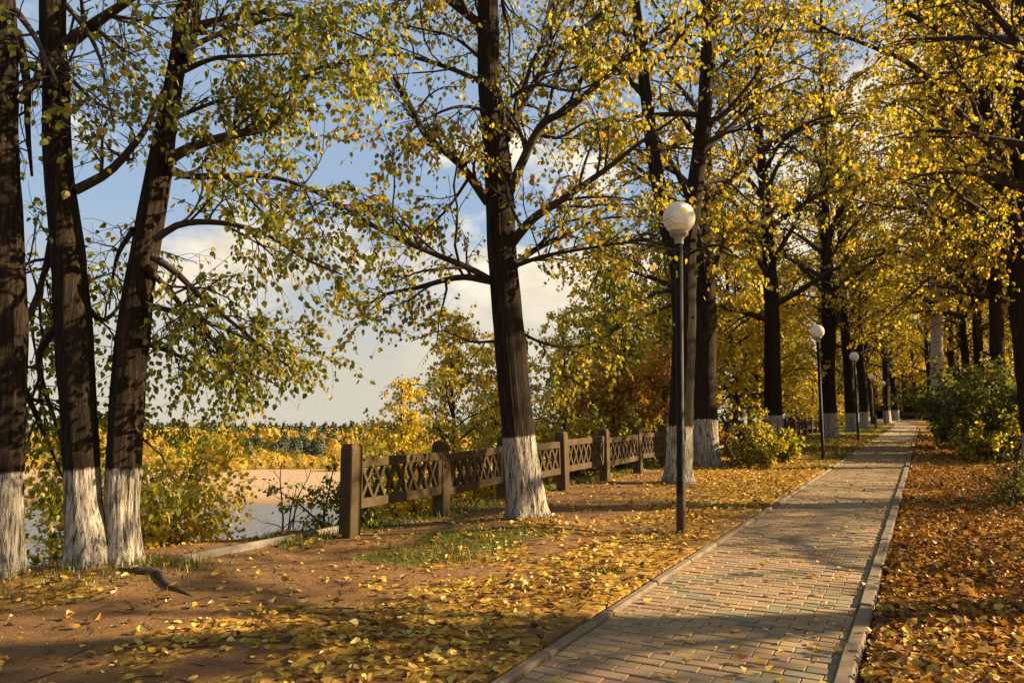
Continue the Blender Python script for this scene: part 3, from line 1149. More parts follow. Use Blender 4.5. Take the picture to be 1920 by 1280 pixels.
# D: single linden in the middle
YD = 9.05
tD = px_trunk(YD, [(987, 990, 84), (985, 950, 74), (978, 880, 68), (971, 815, 63), (955, 640, 61), (941, 480, 58), (933, 320, 56), (917, 160, 46), (914, 0, 43)], 14, .05, r=r)
lD = [px_limb(YD, 7.9, [(920, 525), (880, 503), (800, 470), (720, 435), (640, 385), (560, 345), (480, 330)], .045, .008, r),
      px_limb(YD, 9.8, [(920, 527), (860, 520), (780, 540), (712, 556), (660, 600)], .05, .009, r),
      px_limb(YD, 8.2, [(915, 380), (862, 307), (800, 255), (770, 200), (737, 142)], .06, .025, r),
      px_limb(YD, 9.4, [(878, 335), (840, 390), (790, 440), (760, 470)], .022, .005, r),
      px_limb(YD, 9.9, [(900, 152), (842, 128), (760, 105), (680, 106), (600, 135), (520, 150)], .035, .008, r),
      px_limb(YD, 8.4, [(903, 70), (880, 30), (862, -10), (830, -60)], .03, .01, r),
      px_limb(YD, 9.8, [(958, 505), (1000, 470), (1060, 440), (1130, 410), (1240, 405)], .05, .008, r),
      px_limb(YD, 8.0, [(960, 455), (1000, 410), (1060, 370), (1130, 322), (1200, 268), (1290, 205)], .065, .012, r),
      px_limb(YD, 8.3, [(955, 360), (985, 292), (1018, 232), (1062, 208), (1130, 150), (1200, 90), (1295, 22)], .065, .02, r),
      px_limb(YD, 9.7, [(950, 262), (985, 185), (1040, 100), (1110, 40), (1180, -15)], .055, .02, r),
      px_limb(YD, 10.3, [(938, 262), (968, 210), (1002, 110), (1062, 5), (1090, -60)], .045, .015, r),
      px_limb(YD, 9.2, [(1008, 252), (1050, 258), (1110, 225), (1200, 230)], .026, .006, r),
      px_limb(YD, 7.6, [(962, 500), (1020, 480), (1075, 470), (1180, 455), (1260, 470)], .03, .006, r),
      px_limb(YD, 10.4, [(955, 610), (1010, 640), (1060, 650), (1120, 640), (1180, 600)], .024, .006, r),
      px_limb(YD, 9.6, [(925, 640), (880, 640), (830, 620), (770, 640)], .02, .005, r),
      px_limb(YD, 7.8, [(935, 200), (1000, 160), (1080, 170), (1160, 130)], .03, .006, r),
      px_limb(YD, 7.5, [(920, 210), (860, 200), (790, 230), (730, 290)], .026, .005, r),
      px_limb(YD, 9.3, [(912, 120), (850, 70), (770, 50), (690, 20)], .026, .005, r)]
lD += crown_limbs(r, *tD, 6.2, 13, 3.4)
make_tree('linden_tree', 'single whitewashed linden on a low grassy mound between path and fence', 'tree', ROW, (tD[0][0][0], YD, float(gz(tD[0][0][0], YD))),
          [tD], lD, r, paint=0.97, pal=MIXED, leaf=0.064, n2=8, n3=6, space=0.17, thin=lambda p: 0.95 * ((np.abs(p[:, 0] - 1.75) < 0.5) & (p[:, 1] > 6.6) & (p[:, 1] < 8.6) & (p[:, 2] > 2.8) & (p[:, 2] < 4.7)), single=280, single_mat=M_LEAF_GOLD1, ridge=0.04)

# E: behind the first lamp, forks at head height above the globe
YE = 14.1
tE = px_trunk(YE, [(1271, 908, 56), (1272, 870, 50), (1275, 798, 46), (1279, 700, 45), (1282, 600, 46), (1281, 520, 50), (1290, 440, 36), (1310, 300, 32), (1328, 140, 26), (1336, 0, 24)], 15, .04, r=r)
tE2 = px_trunk(YE + .05, [(1281, 545, 40), (1268, 480, 38), (1252, 430, 34), (1227, 300, 31), (1208, 150, 26), (1190, 0, 23)], 14, .04, r=r)
lE = [px_limb(YE, 13.0, [(1225, 310), (1180, 270), (1130, 250), (1060, 260)], .05, .01, r),
      px_limb(YE, 15.0, [(1262, 470), (1200, 450), (1130, 470), (1060, 500)], .05, .01, r),
      px_limb(YE, 14.6, [(1268, 540), (1210, 560), (1150, 620), (1090, 690), (1050, 720)], .045, .008, r),
      px_limb(YE, 13.3, [(1266, 570), (1200, 590), (1150, 580), (1080, 630)], .035, .006, r),
      px_limb(YE, 13.0, [(1208, 150), (1180, 80), (1150, 20), (1130, -30)], .05, .01, r),
      px_limb(YE, 15.1, [(1330, 150), (1390, 90), (1450, 60), (1540, 60)], .05, .01, r),
      px_limb(YE, 13.0, [(1318, 240), (1370, 200), (1430, 120), (1480, 20)], .05, .01, r),
      px_limb(YE, 14.8, [(1305, 350), (1360, 340), (1410, 380), (1460, 400)], .04, .008, r),
      px_limb(YE, 13.2, [(1300, 470), (1350, 460), (1400, 500), (1420, 550)], .035, .006, r),
      px_limb(YE, 14.9, [(1225, 330), (1180, 340), (1130, 380), (1080, 400)], .03, .006, r)]
lE += crown_limbs(r, *tE, 6.5, 11, 3.6) + crown_limbs(r, *tE2, 6.5, 9, 3.2)
make_tree('linden_tree', 'whitewashed linden right behind the nearest lamp, forking in two above its globe', 'tree', ROW, (tE[0][0][0], YE, float(gz(tE[0][0][0], YE))),
          [tE, tE2], lE, r, paint=1.06, pal=GOLD, leaf=0.082, n2=7, n3=6, space=0.26, ridge=0.04, m=32, step=0.1)

# J: at the right edge, arching limbs over the path
YJ = 18.1
tJ = px_trunk(YJ, [(1945, 874, 50), (1942, 840, 46), (1932, 740, 44), (1918, 600, 46), (1908, 480, 44), (1892, 400, 32), (1876, 320, 28), (1860, 250, 26), (1846, 150, 22), (1838, 0, 18)], 16, .04, r=r)
tJ2 = px_trunk(YJ + .2, [(1916, 560, 44), (1912, 460, 42), (1914, 330, 42), (1918, 180, 40), (1922, 0, 36)], 16, .05, r=r)
lJ = [px_limb(YJ, 15.5, [(1872, 290), (1810, 225), (1720, 130), (1640, 90), (1550, 55), (1480, 10)], .09, .02, r),
      px_limb(YJ, 16.0, [(1915, 110), (1870, 90), (1810, 80), (1740, 45), (1660, 0), (1600, -60)], .10, .03, r),
      px_limb(YJ, 17.2, [(1918, 75), (1850, 62), (1790, 25), (1725, -5), (1660, -60)], .08, .02, r),
      px_limb(YJ, 16.6, [(1884, 425), (1800, 370), (1690, 340), (1640, 330)], .06, .01, r),
      px_limb(YJ, 15.4, [(1810, 228), (1760, 235), (1710, 262), (1640, 290), (1600, 305)], .05, .01, r),
      px_limb(YJ, 17.6, [(1905, 540), (1840, 500), (1760, 510), (1700, 560), (1650, 600)], .06, .01, r),
      px_limb(YJ, 16.9, [(1898, 430), (1850, 460), (1800, 440), (1740, 470)], .05, .01, r),
      px_limb(YJ, 16.2, [(1912, 300), (1850, 180), (1800, 120), (1780, 40)], .06, .01, r),
      px_limb(YJ, 19.5, [(1880, 360), (1800, 300), (1720, 210), (1650, 190)], .05, .01, r)]
lJ += crown_limbs(r, *tJ, 5.5, 12, 4.2) + crown_limbs(r, *tJ2, 4.5, 12, 4.0)
make_tree('linden_tree', 'black trunk at the right edge of the photo with limbs arching over the path', 'tree', 'dark trunked lindens right of the path',
          (tJ[0][0][0], YJ, float(gz(tJ[0][0][0], YJ))), [tJ, tJ2], lJ, r, paint=0.8, pal=GOLD, leaf=0.086, n2=8, n3=6, space=0.26, m=32, step=0.1)


# ---- row and woodland trees: a few grown once, then copied
def grown_tree(seed, name, label, cat, group, loc, height, rad, reach, first, nl, pal, leaf, paint=1.15, bark=None, lean=0.02, rise=(0.35, 0.9), wood_n2=6, n3=5, space=0.32, l1=(0.5, 2.0), l2=(0.3, 0.8)):
    q = np.random.default_rng(seed)
    k = 9
    P = np.zeros((k, 3))
    P[:, 2] = np.linspace(-0.3, height, k)
    P[:, 0] = np.cumsum(q.normal(size=k) * 0.06) + lean * P[:, 2]
    P[:, 1] = np.cumsum(q.normal(size=k) * 0.06)
    P[:2, :2] = 0
    R = rad * np.array([1.05, 0.92, 0.86, 0.78, 0.66, 0.52, 0.38, 0.24, 0.10])
    loc = np.array(loc, float)
    P = P + loc
    limbs = crown_limbs(q, P, R, loc[2] + first, nl, reach, rise)
    return make_tree(name, label, cat, group, loc, [(P, R)], limbs, q, paint=paint, pal=pal, leaf=leaf, bark=bark, m=20, step=0.25, kind='k', n2=wood_n2, n3=n3, space=space, l1=l1, l2=l2)


def gl(x, y):
    return (x, y, float(gz(x, y)))


def on_row(px, Y):
    return gl((px - 960) / F * Y, Y)


PROTO = {}
PROTO['row1'] = grown_tree(31, 'linden_tree', 'thick whitewashed linden just behind the forked one, above the low yellow bush', 'tree', ROW, on_row(1322, 18.6), 15, 0.31, 4.2, 3.8, 25, GOLD, 0.10)
PROTO['row2'] = grown_tree(32, 'linden_tree', 'slightly leaning whitewashed linden behind the low yellow bush', 'tree', ROW, on_row(1448, 25), 18, 0.29, 4.3, 4.2, 28, MIXED, 0.11, lean=-0.012)
PROTO['row3'] = grown_tree(33, 'linden_tree', 'whitewashed linden beside the second lamp from the camera', 'tree', ROW, on_row(1552, 34), 22, 0.33, 4.8, 4.4, 38, GOLD, 0.125)
PROTO['birch'] = grown_tree(34, 'birch_tree', 'white barked birch with black marks above the green bushes', 'tree', None, on_row(1758, 35), 24, 0.27, 4.2, 6.0, 44, LEMON, 0.14, paint=0, bark=M_BIRCH)
PROTO['bank'] = grown_tree(35, 'bank_tree', 'bushy golden tree on the slope behind the second fence panel', 'tree', 'young trees on the river slope', gl(-1.9, 21.0), 8.4, 0.10, 2.5, 1.2, 34, LEMON, 0.10, paint=0, bark=M_BARK2, space=0.18, l1=(0.3, 1.2), l2=(0.2, 0.5))
PROTO['bank2'] = grown_tree(36, 'bank_tree', 'rusty orange young tree behind the middle fence panels', 'tree', 'young trees on the river slope', gl(2.9, 21.5), 3.9, 0.07, 1.9, 0.5, 24, RUST, 0.11, paint=0, bark=M_BARK2, space=0.17, l1=(0.3, 1.1), l2=(0.2, 0.5))
PROTO['bank3'] = grown_tree(37, 'bank_tree', 'tall olive green tree on the slope beyond the middle fence panels', 'tree', 'taller trees on the river slope', gl(3.9, 28.5), 11.5, 0.14, 3.0, 1.5, 32, OLIVE, 0.14, paint=0, bark=M_BARK2, space=0.22)

# more of the lindens in the two rows
for px, Y, pk, s, rot, lab in ((1592, 44, 'row3', 0.95, 2.0, 'whitewashed linden beside the third lamp from the camera'),
                               (1618, 52, 'row3', 1.0, 4.1, 'twin dark linden just beyond the third lamp'),
                               (1660, 70, 'row3', 1.0, 1.1, 'dark linden in the distance beside the farthest lamp'),
                               (1676, 80, 'row3', 1.0, 3.3, 'farthest dark linden left of where the path bends')):
    copy_tree(PROTO[pk], on_row(px, Y), rot, s, lab, ROW)
RROW = 'dark trunked lindens right of the path'
for px, Y, pk, s, rot, lab in ((1872, 25.5, 'row3', 1.0, 0.7, 'second dark trunk from the right edge, above the bushes'),
                               (1838, 33, 'row3', .95, 5.0, 'dark trunk rising behind the middle of the green bushes, thicker of two close together'),
                               (1815, 38, 'row3', .9, 2.4, 'dark trunk just left of the thick one behind the green bushes'),
                               (1790, 46, 'row3', .95, 3.7, 'thin dark trunk beside the white birch'),
                               (1742, 74, 'row3', .95, 1.6, 'dark trunk far off between birch and path end'),
                               (1715, 96, 'row3', .95, 2.9, 'distant trunk behind the bench at the bend of the path')):
    copy_tree(PROTO[pk], on_row(px, Y), rot, s, lab, RROW, True, 0.72)
# lindens of the right hand row beside and behind the camera: their crowns hang into view and throw the dappled shade
for k, (x, y, pk, s) in enumerate(((9.6, 11.4, 'row1', 1.0), (5.8, 3.9, 'row2', 0.9), (13.0, 6.2, 'row2', 0.85), (27.0, 13.5, 'row1', 1.0))):
    copy_tree(PROTO[pk], gl(x, y), 0.9 * k + .4, s, 'linden standing beyond the right edge of the photo', 'lindens out of frame beyond the right edge')

# trees of the slope behind the fence and of the wood where the path ends
for x, y, pk, s, rot, lab in ((0.2, 24, 'bank2', 1.15, 1.0, 'orange leaved young tree just left of the middle linden trunk'),
                              (-0.5, 27, 'bank', 1.15, 2.0, 'golden tree half hidden by the middle linden trunk'),
                              (2.0, 26, 'bank', 1.0, 4.0, 'yellow young tree right of the middle linden trunk'),
                              (5.4, 24.5, 'bank', .95, 0.3, 'yellow young tree behind the last visible fence panel'),
                              (4.3, 21.0, 'bank2', .8, 2.2, 'low rust coloured tree behind the far fence panels'),
                              (-2.2, 15.0, 'bank', .5, 5.0, 'small lemon green sapling just behind the first fence panel'),
                              ):
    copy_tree(PROTO[pk], gl(x, y), rot, s, lab, 'young trees on the river slope')
for k, (x, y, pk, s) in enumerate(((6.6, 32, 'bank3', 1.15), (9.5, 38, 'bank3', 1.3), (5.2, 40, 'bank3', 1.35), (12.5, 36, 'bank', 1.1), (14.5, 46, 'bank', 1.3),
                                   (10.5, 52, 'bank3', 1.3), (8.0, 27.0, 'bank', 1.2))):
    copy_tree(PROTO[pk], gl(x, y), 1.3 * k, s, 'olive and yellow tree crowding the slope beyond the far end of the fence', 'trees crowding the slope beyond the fence')
k = 0
for u, v, s in ((72, -8, 1), (80, -12, 1.05), (88, -5, 1), (95, -14, 1.1), (100, -9, 1), (104, -2, 1), (108, 4, 1.05), (98, 5, .95), (90, 8, 1), (82, 6, .95), (74, 9, 1), (66, 7, 1),
                (112, -16, 1.1), (116, 8, 1.1), (118, -6, 1.1), (62, -11, 1), (55, 6, .95), (58, 12, 1), (48, 8, 1), (40, 6.5, .95), (46, 13, 1.05), (36, 11, 1), (68, 15, 1.05), (84, 16, 1.1), (52, -9.5, .9), (34.5, 5.2, .9), (42, 4.6, .95), (30, 6.5, .9)):
    x, y = xy(u, v)
    copy_tree(PROTO[('row3', 'row2', 'row3')[k % 3]], gl(x, y), k * 1.7, s * (0.9 + 0.2 * rng.random()),
              'golden tree in the wood between the far path and the river' if v < -1 else ('golden tree of the wood behind the green bushes right of the path' if u < 90 else 'golden tree closing the view where the path ends'),
              'trees of the wood round the far path', True)
    k += 1


for px, Y, s_, a_ in ((1690, 130, 2.0, 0.4), (1704, 118, 1.5, 1.9), (1716, 138, 2.1, 3.0), (1728, 120, 1.6, 4.4), (1742, 126, 1.9, 5.2), (1712, 112, 1.0, 2.2)):
    copy_tree(PROTO['bank'], on_row(px, Y), a_, s_, 'low yellow understorey tree filling the wood behind the far trunks', 'understorey of the far wood')
k = 0
for u, v, s in ((112, -3, 1.3), (116, -7, 1.5), (110, 2, 1.2), (114, 6, 1.4), (118, 0, 1.5), (108, 9, 1.2), (100, 11, 1.2), (90, 12, 1.1), (78, 12, 1.1), (66, 11, 1.0), (56, 9, .9), (104, -9, 1.2),
                (98, -12, 1.2), (88, -9.5, 1.0), (120, 10, 1.6), (122, -12, 1.6), (119, -4.5, 1.5), (124, -7, 1.6), (128, -3, 1.7), (126, 3, 1.6), (121, -10, 1.4), (92, 17, 1.3), (72, 18, 1.2), (47, 8.5, .8), (60, 15, 1.1), (76, -7.5, .8), (66, -8, .8), (82, -14, 1.1)):
    x, y = xy(u, v)
    copy_tree(PROTO['bank'], gl(x, y), k * 2.1, s, 'low yellow understorey tree filling the wood behind the far trunks', 'understorey of the far wood')
    k += 1


# ------------------------------------------------------------------ shrubs
def shrub(seed, name, label, group, loc, h, spread, stems, pal, leaf, cat='bush', bare=0.0, n2=6, n3=6, kind='lo', hang=0.4, space=0.14, mat=None, lean=None):
    q = np.random.default_rng(seed)
    loc = np.array(loc, float)
    root = thing(name, loc, label, cat, group)
    a = q.random(stems) * 6.28
    e = q.uniform(0.6, 1.35, stems)
    d = np.stack([np.cos(a) * np.cos(e) * spread, np.sin(a) * np.cos(e) * spread, np.sin(e)], -1)
    if lean is not None:
        d = d + np.array(lean)
    S = loc + np.stack([q.normal(size=stems) * 0.12, q.normal(size=stems) * 0.12, np.full(stems, -0.08)], -1)
    L = h * q.uniform(0.65, 1.15, stems)
    P = grow(q, S, nrm(d), L, 9, 0.12, 0.08)
    limbs = [(P[i], np.linspace(0.012 + 0.004 * h, 0.004, 9)) for i in range(stems)]
    WV, WQ, (lp, tip, nor, size, col) = crown(q, limbs, leaf=leaf, pal=pal, space=space, n2=n2, n3=n3, l1=(0.15, 0.28 * h + .1), l2=(0.1, 0.12 * h + .12), skip=0.1, bare=bare, hang=hang)
    link('branches', mesh_np('branches', WV - loc, [WQ], mat or M_TWIG, True), root, kind='stuff')
    if len(lp):
        link('foliage', leaves_mesh('foliage', lp - loc, tip, nor, size, col, M_LEAF, kind), root, kind='stuff')
    return root


PB = 'shrubs on the river slope'
shrub(51, 'bush', 'big golden yellow bush on the slope right of the double trunk', PB, gl(-4.9, 10.6), 3.3, 0.2, 18, LEMON, 0.07, n2=7, n3=7)
shrub(52, 'bush', 'yellow bush with orange leaves low beside the pale edging strip', PB, gl(-3.7, 8.9), 0.55, 0.6, 10, GOLD, 0.06)
shrub(60, 'bush', 'yellow green bush right against the double trunk', PB, gl(-4.7, 8.5), 1.15, 0.5, 10, LEMON, 0.06)
shrub(53, 'bare_shrub', 'nearly leafless shrub with thin dark stems in front of the water', PB, gl(-2.75, 9.4), 1.35, 0.45, 5, GOLD, 0.055, bare=0.88, n2=4, n3=2, space=0.26)
shrub(58, 'bare_shrub', 'leafless twiggy shrub just left of the first fence post', PB, gl(-2.35, 9.7), 1.15, 0.8, 5, GOLD, 0.05, bare=0.93, n2=4, n3=2, space=0.26)
shrub(54, 'bush', 'small bright green shrub hugging the first fence post', PB, gl(-1.95, 8.75), 0.95, 0.6, 8, ([(0.17, 0.20, 0.02), (0.30, 0.28, 0.03)], [2, 1]), 0.05)
shrub(55, 'bush', 'dark green growth on the slope between the two left trees', PB, gl(-5.3, 7.6), 1.25, 0.9, 14, GREEN, 0.07)
shrub(56, 'bush', 'dim green bush at the far left edge behind the cut trunk', PB, gl(-6.6, 8.2), 2.0, 0.9, 14, GREEN, 0.08)
shrub(57, 'bush', 'lemon green bush seen through the lattice of the first panel', PB, gl(-1.5, 12.2), 1.7, 0.8, 12, LEMON, 0.07)
shrub(59, 'bush', 'yellow bush seen through the lattice of the second panel', PB, gl(-0.4, 14.0), 1.8, 0.8, 12, LEMON, 0.08)
shrub(64, 'bush', 'yellow green bush behind the panels past the middle linden', PB, gl(1.2, 17.0), 1.8, 0.8, 12, MIXED, 0.09)
shrub(65, 'bush', 'olive bush behind the last panels near the forked linden', PB, gl(2.6, 19.5), 2.1, 0.8, 12, OLIVE, 0.09)
shrub(61, 'bush', 'low bush with yellow and green leaves at the feet of the row lindens', None, gl(6.05, 18.3), 1.15, 1.05, 16, MIXED, 0.085)
shrub(62, 'bush', 'green part of the low thicket right of the yellow bush', None, gl(6.75, 19.6), 1.05, 1.0, 14, OLIVE, 0.085)
RB = 'green bushes right of the path'
b1 = shrub(71, 'bush', 'broad green bush closest to the path edge, right side', RB, gl(15.7, 25.6), 2.7, 0.8, 24, GREEN, 0.11)
shrub(72, 'bush', 'tall green bush under the dark trunks right of the path', RB, gl(14.2, 22.0), 2.7, 0.8, 24, GREEN, 0.10)
shrub(73, 'bush', 'thin bush with yellowing leaves in front of the green bushes', RB, gl(12.1, 19.3), 1.25, 0.9, 13, MIXED, 0.085)
shrub(76, 'bush', 'dense green bush beside the right edge trunk', RB, gl(13.4, 20.2), 2.2, 0.9, 22, GREEN, 0.09)
shrub(74, 'bush', 'small dark seedling bush in the leaf litter by the right edge', RB, gl(7.0, 10.6), 0.75, 0.8, 8, GREEN, 0.05, n2=4, n3=4)
shrub(75, 'bush', 'second sparse seedling near the right edge, just behind the small dark one', RB, gl(8.5, 12.6), 0.7, 0.8, 7, GREEN, 0.055, n2=4, n3=4)


k = 0
for px, Y, s_ in ((1678, 104, 1.2), (1690, 108, 1.5), (1703, 100, 1.2), (1714, 106, 1.6), (1727, 99, 1.3), (1738, 92, 1.2), (1664, 110, 1.4), (1652, 106, 1.2), (1750, 85, 1.2)):
    copy_tree(b1, on_row(px, Y), k * 1.9, s_, 'green undergrowth bush closing the view at the far bend', 'undergrowth at the far bend')
    k += 1


# ------------------------------------------------------------------ concrete lattice fence
FENCE = thing('lattice_fence', gl(-1.76, 7.97), 'old brown concrete fence with X lattice panels and square posts', 'fence')
fb = np.array(FENCE.location)
posts = [foot(655, 1012), foot(828, 965), foot(944, 938), foot(1056, 921), foot(1134, 903), foot(1197, 888), foot(1247, 877)]
du = np.array(posts[-1]) - np.array(posts[0])
du = du / np.linalg.norm(du)
p = np.array(posts[-1])
for k in range(14):
    p = p + du * 2.05
    posts.append(tuple(p))
mbp = MB()
hw = 0.085
prof = [(hw, -0.3), (hw, 0.925), (hw * 0.80, 0.972), (hw * 0.77, 0.976)]
P = []
for w_, z_ in prof:
    c_ = w_ * 0.09
    for sx, sy in ((-1, -1), (1, -1), (1, 1), (-1, 1)):
        a_, b_ = (w_ - c_, w_)
        if sx * sy > 0:
            P += [(sx * b_, sy * a_, z_), (sx * a_, sy * b_, z_)]
        else:
            P += [(sx * a_, sy * b_, z_), (sx * b_, sy * a_, z_)]
P = np.array(P)
mbp.add(P, np.concatenate([quads_ring(4, 8)]), [[24, 24 + i, 25 + i] for i in range(1, 7)])
POST_ME = mbp.mesh('post', M_FENCE)


def bar_mesh(run, hgt, sgn):
    """one diagonal of the lattice, full height of the opening"""
    w_, t_ = 0.038, 0.050 if sgn > 0 else 0.046
    w2 = w_ / 2 * math.hypot(run, hgt) / hgt
    P = []
    for y_ in (-t_ / 2, t_ / 2):
        P += [(-sgn * run / 2 - w2, y_, hgt / 2), (-sgn * run / 2 + w2, y_, hgt / 2), (sgn * run / 2 + w2, y_, -hgt / 2), (sgn * run / 2 - w2, y_, -hgt / 2)]
    Q_ = np.array([[0, 1, 2, 3], [7, 6, 5, 4], [1, 0, 4, 5], [3, 2, 6, 7], [2, 1, 5, 6], [0, 3, 7, 4]])
    if sgn < 0:
        Q_ = Q_[:, ::-1]
    return mesh_np('lattice_bar', np.array(P), [Q_[:, ::-1]], M_FENCE, False)


RAIL, OPEN, NX = 0.105, 0.335, 7
for k, (x, y) in enumerate(posts):
    z = float(gz(x, y))
    o = link('post', POST_ME, FENCE, np.array([x, y, z]) - fb)
    o.rotation_euler = (rng.normal() * 0.02, rng.normal() * 0.02 - (0.03 if k == 1 else 0), -TH + rng.normal() * 0.03)
    if k == len(posts) - 1:
        break
    x2, y2 = posts[k + 1]
    z2 = float(gz(x2, y2))
    L = math.hypot(x2 - x, y2 - y) - 0.15
    heading = math.atan2(y2 - y, x2 - x)
    tilt = math.atan2(z2 - z, L)
    wi = L - 0.09 * 2
    mb = MB()
    mb.box((0, 0, OPEN / 2 + RAIL / 2), (L, 0.085, RAIL), 0.008)
    mb.box((0, 0, -OPEN / 2 - RAIL / 2), (L, 0.085, RAIL), 0.008)
    mb.box((-L / 2 + 0.045, 0, 0), (0.09, 0.083, OPEN + 0.01), 0.006)
    mb.box((L / 2 - 0.045, 0, 0), (0.09, 0.083, OPEN + 0.01), 0.006)
    pan = link('lattice_panel', mb.mesh('lattice_panel', M_FENCE), FENCE, np.array([(x + x2) / 2, (y + y2) / 2, (z + z2) / 2 + 0.55 + rng.normal() * 0.012]) - fb)
    pan.rotation_euler = (rng.normal() * 0.025, -tilt + rng.normal() * 0.012 + (0.02 if k < 1 else 0), heading)
    pitch = wi / NX
    ba, bb = bar_mesh(pitch * 0.92, OPEN + 0.02, 1), bar_mesh(pitch * 0.92, OPEN + 0.02, -1)
    if k < 9:
        for j in range(NX):
            xx = -wi / 2 + pitch * (j + 0.5)
            link('lattice_bar', ba, pan, (xx, 0, 0))
            link('lattice_bar', bb, pan, (xx, 0, 0))
    else:
        mb = MB()
        for j in range(NX):
            for me_ in (ba, bb):
                vv = np.array([v_.co[:] for v_ in me_.vertices]) + np.array([-wi / 2 + pitch * (j + 0.5), 0, 0])
                mb.add(vv, [list(p_.vertices) for p_ in me_.polygons])
        link('lattice', mb.mesh('lattice', M_FENCE), pan, kind='stuff')

# pale edging strip where the fence has lost its panels
e0, e1 = foot(335, 1058), foot(640, 1000)
a0, a1 = np.array([*e0, float(gz(*e0)) + 0.01]), np.array([*e1, float(gz(*e1)) + 0.02])
mid = (a0 + a1) / 2
mb = MB()
Ls = float(np.linalg.norm(a1 - a0))
mb.box((0, 0, 0), (Ls, 0.08, 0.09), 0.025)
o = link('edging_strip', mb.mesh('edging_strip', M_PIPE), None, mid, label='pale concrete edging strip leading from bank edge to the first fence post', category='edging')
o.rotation_euler = (0, -math.asin((a1 - a0)[2] / Ls), math.atan2((a1 - a0)[1], (a1 - a0)[0]))

# ------------------------------------------------------------------ lamps
POLE_H = 3.25


def make_lamp(loc, label):
    root = thing('street_lamp', loc, label, 'lamp', 'globe lamps along the path')
    mb = MB()
    mb.lathe([(0.048, -0.3), (0.048, 0.55), (0.044, 0.56), (0.043, POLE_H - .02), (0.0, POLE_H - .02)], m=20)
    pole = link('pole', mb.mesh('pole', M_POLE, True), root)
    mb = MB()
    mb.lathe([(0.0505, -0.05), (0.0505, 0.30), (0.0488, 0.42)], m=20)
    link('foot_sleeve', mb.mesh('foot_sleeve', M_POLE_FOOT, True), pole)
    mb = MB()
    mb.box((0, 0, 0), (0.05, 0.012, 0.16), 0.004)
    hd = link('service_door', mb.mesh('service_door', M_POLE), pole, (-0.012, -0.047, 1.05))
    mb = MB()
    mb.lathe([(0.052, POLE_H - .06), (0.052, POLE_H + .0), (0.075, POLE_H + .03), (0.105, POLE_H + .045), (0.108, POLE_H + .09), (0.0, POLE_H + .09)], m=24)
    link('collar', mb.mesh('collar', M_COLLAR, True), root)
    a_ = np.linspace(-1.05, math.pi / 2, 26)
    mb = MB()
    rg = 0.186
    mb.lathe([(max(rg * math.cos(t), 1e-4), rg * math.sin(t)) for t in a_], m=40)
    link('globe', mb.mesh('globe', M_GLOBE, True), root, (0, 0, POLE_H + .09 + rg * math.sin(1.05) - 0.008))
    return root


lx, ly = foot(1277, 1000)
LAMP = make_lamp(gl(lx, ly), 'nearest globe lamp, white ball on a black pole before the forked linden')
LAMP.rotation_euler = (0, 0.018, 0)
LAMP.scale = (1, 1, 1.033)


def copy_lamp(loc, label):
    c = LAMP.copy()
    COL.objects.link(c)
    c.location = loc
    c['label'] = label
    c.rotation_euler = (0, 0, 0)
    c.scale = (1, 1, 1)
    for ch in LAMP.children:
        k_ = ch.copy()
        COL.objects.link(k_)
        k_.parent = c
        for g_ in ch.children:
            q_ = g_.copy()
            COL.objects.link(q_)
            q_.parent = k_


for px, Y, lab in ((1537, 20.4, 'second globe lamp along the path, white ball beside a whitewashed linden'),
                   (1604, 30.6, 'third globe lamp along the path, in front of two dark trunks'),
                   (1637, 53, 'fourth globe lamp along the path, small ball among golden leaves'),
                   (1656, 64, 'farthest globe lamp, smallest ball near the bend of the path')):
    copy_lamp(on_row(px, Y), lab)

# ------------------------------------------------------------------ bench and bin at the far bend
bx_, by_, bz_ = on_row(1704, 84)
bench = thing('park_bench', (bx_, by_, bz_), 'dark bench at the far bend of the path', 'bench')
for k in range(3):
    mb = MB(); mb.box((0, -0.16 + 0.16 * k, 0.46), (1.8, 0.13, 0.04), 0.006)
    link('seat_slat', mb.mesh('seat_slat', M_WOODBENCH), bench)
for k in range(2):
    mb = MB(); mb.box((0, 0.27 + 0.03 * k, 0.66 + 0.17 * k), (1.8, 0.04, 0.13), 0.006)
    link('back_slat', mb.mesh('back_slat', M_WOODBENCH), bench)
for sx in (-0.7, 0.7):
    mb = MB()
    mb.box((sx, -0.18, 0.21), (0.06, 0.06, 0.46), 0.006)
    mb.tube([(sx, 0.18, -0.03), (sx, 0.235, 0.5), (sx, 0.33, 0.92)], 0.03, 8)
    mb.box((sx, 0.0, 0.41), (0.05, 0.40, 0.05), 0.006)
    link('leg', mb.mesh('leg', M_GREY_IRON), bench)
nx, ny, nz_ = on_row(1632, 57)
binr = thing('litter_bin', (nx, ny, nz_), 'dark litter bin standing by the fourth lamp', 'bin')
mb = MB(); mb.lathe([(0.0, 0.16), (0.22, 0.16), (0.27, 0.70), (0.285, 0.70), (0.285, 0.74), (0.25, 0.74), (0.24, 0.3), (0.0, 0.3)], m=18)
link('bucket', mb.mesh('bucket', M_GREY_IRON, True), binr)
mb = MB(); mb.box((0.32, 0, 0.45), (0.05, 0.06, 0.95), 0.006); mb.box((-0.32, 0, 0.45), (0.05, 0.06, 0.95), 0.006); mb.box((0, 0, 0.50), (0.66, 0.03, 0.03), 0.004)
link('stand', mb.mesh('stand', M_GREY_IRON), binr)

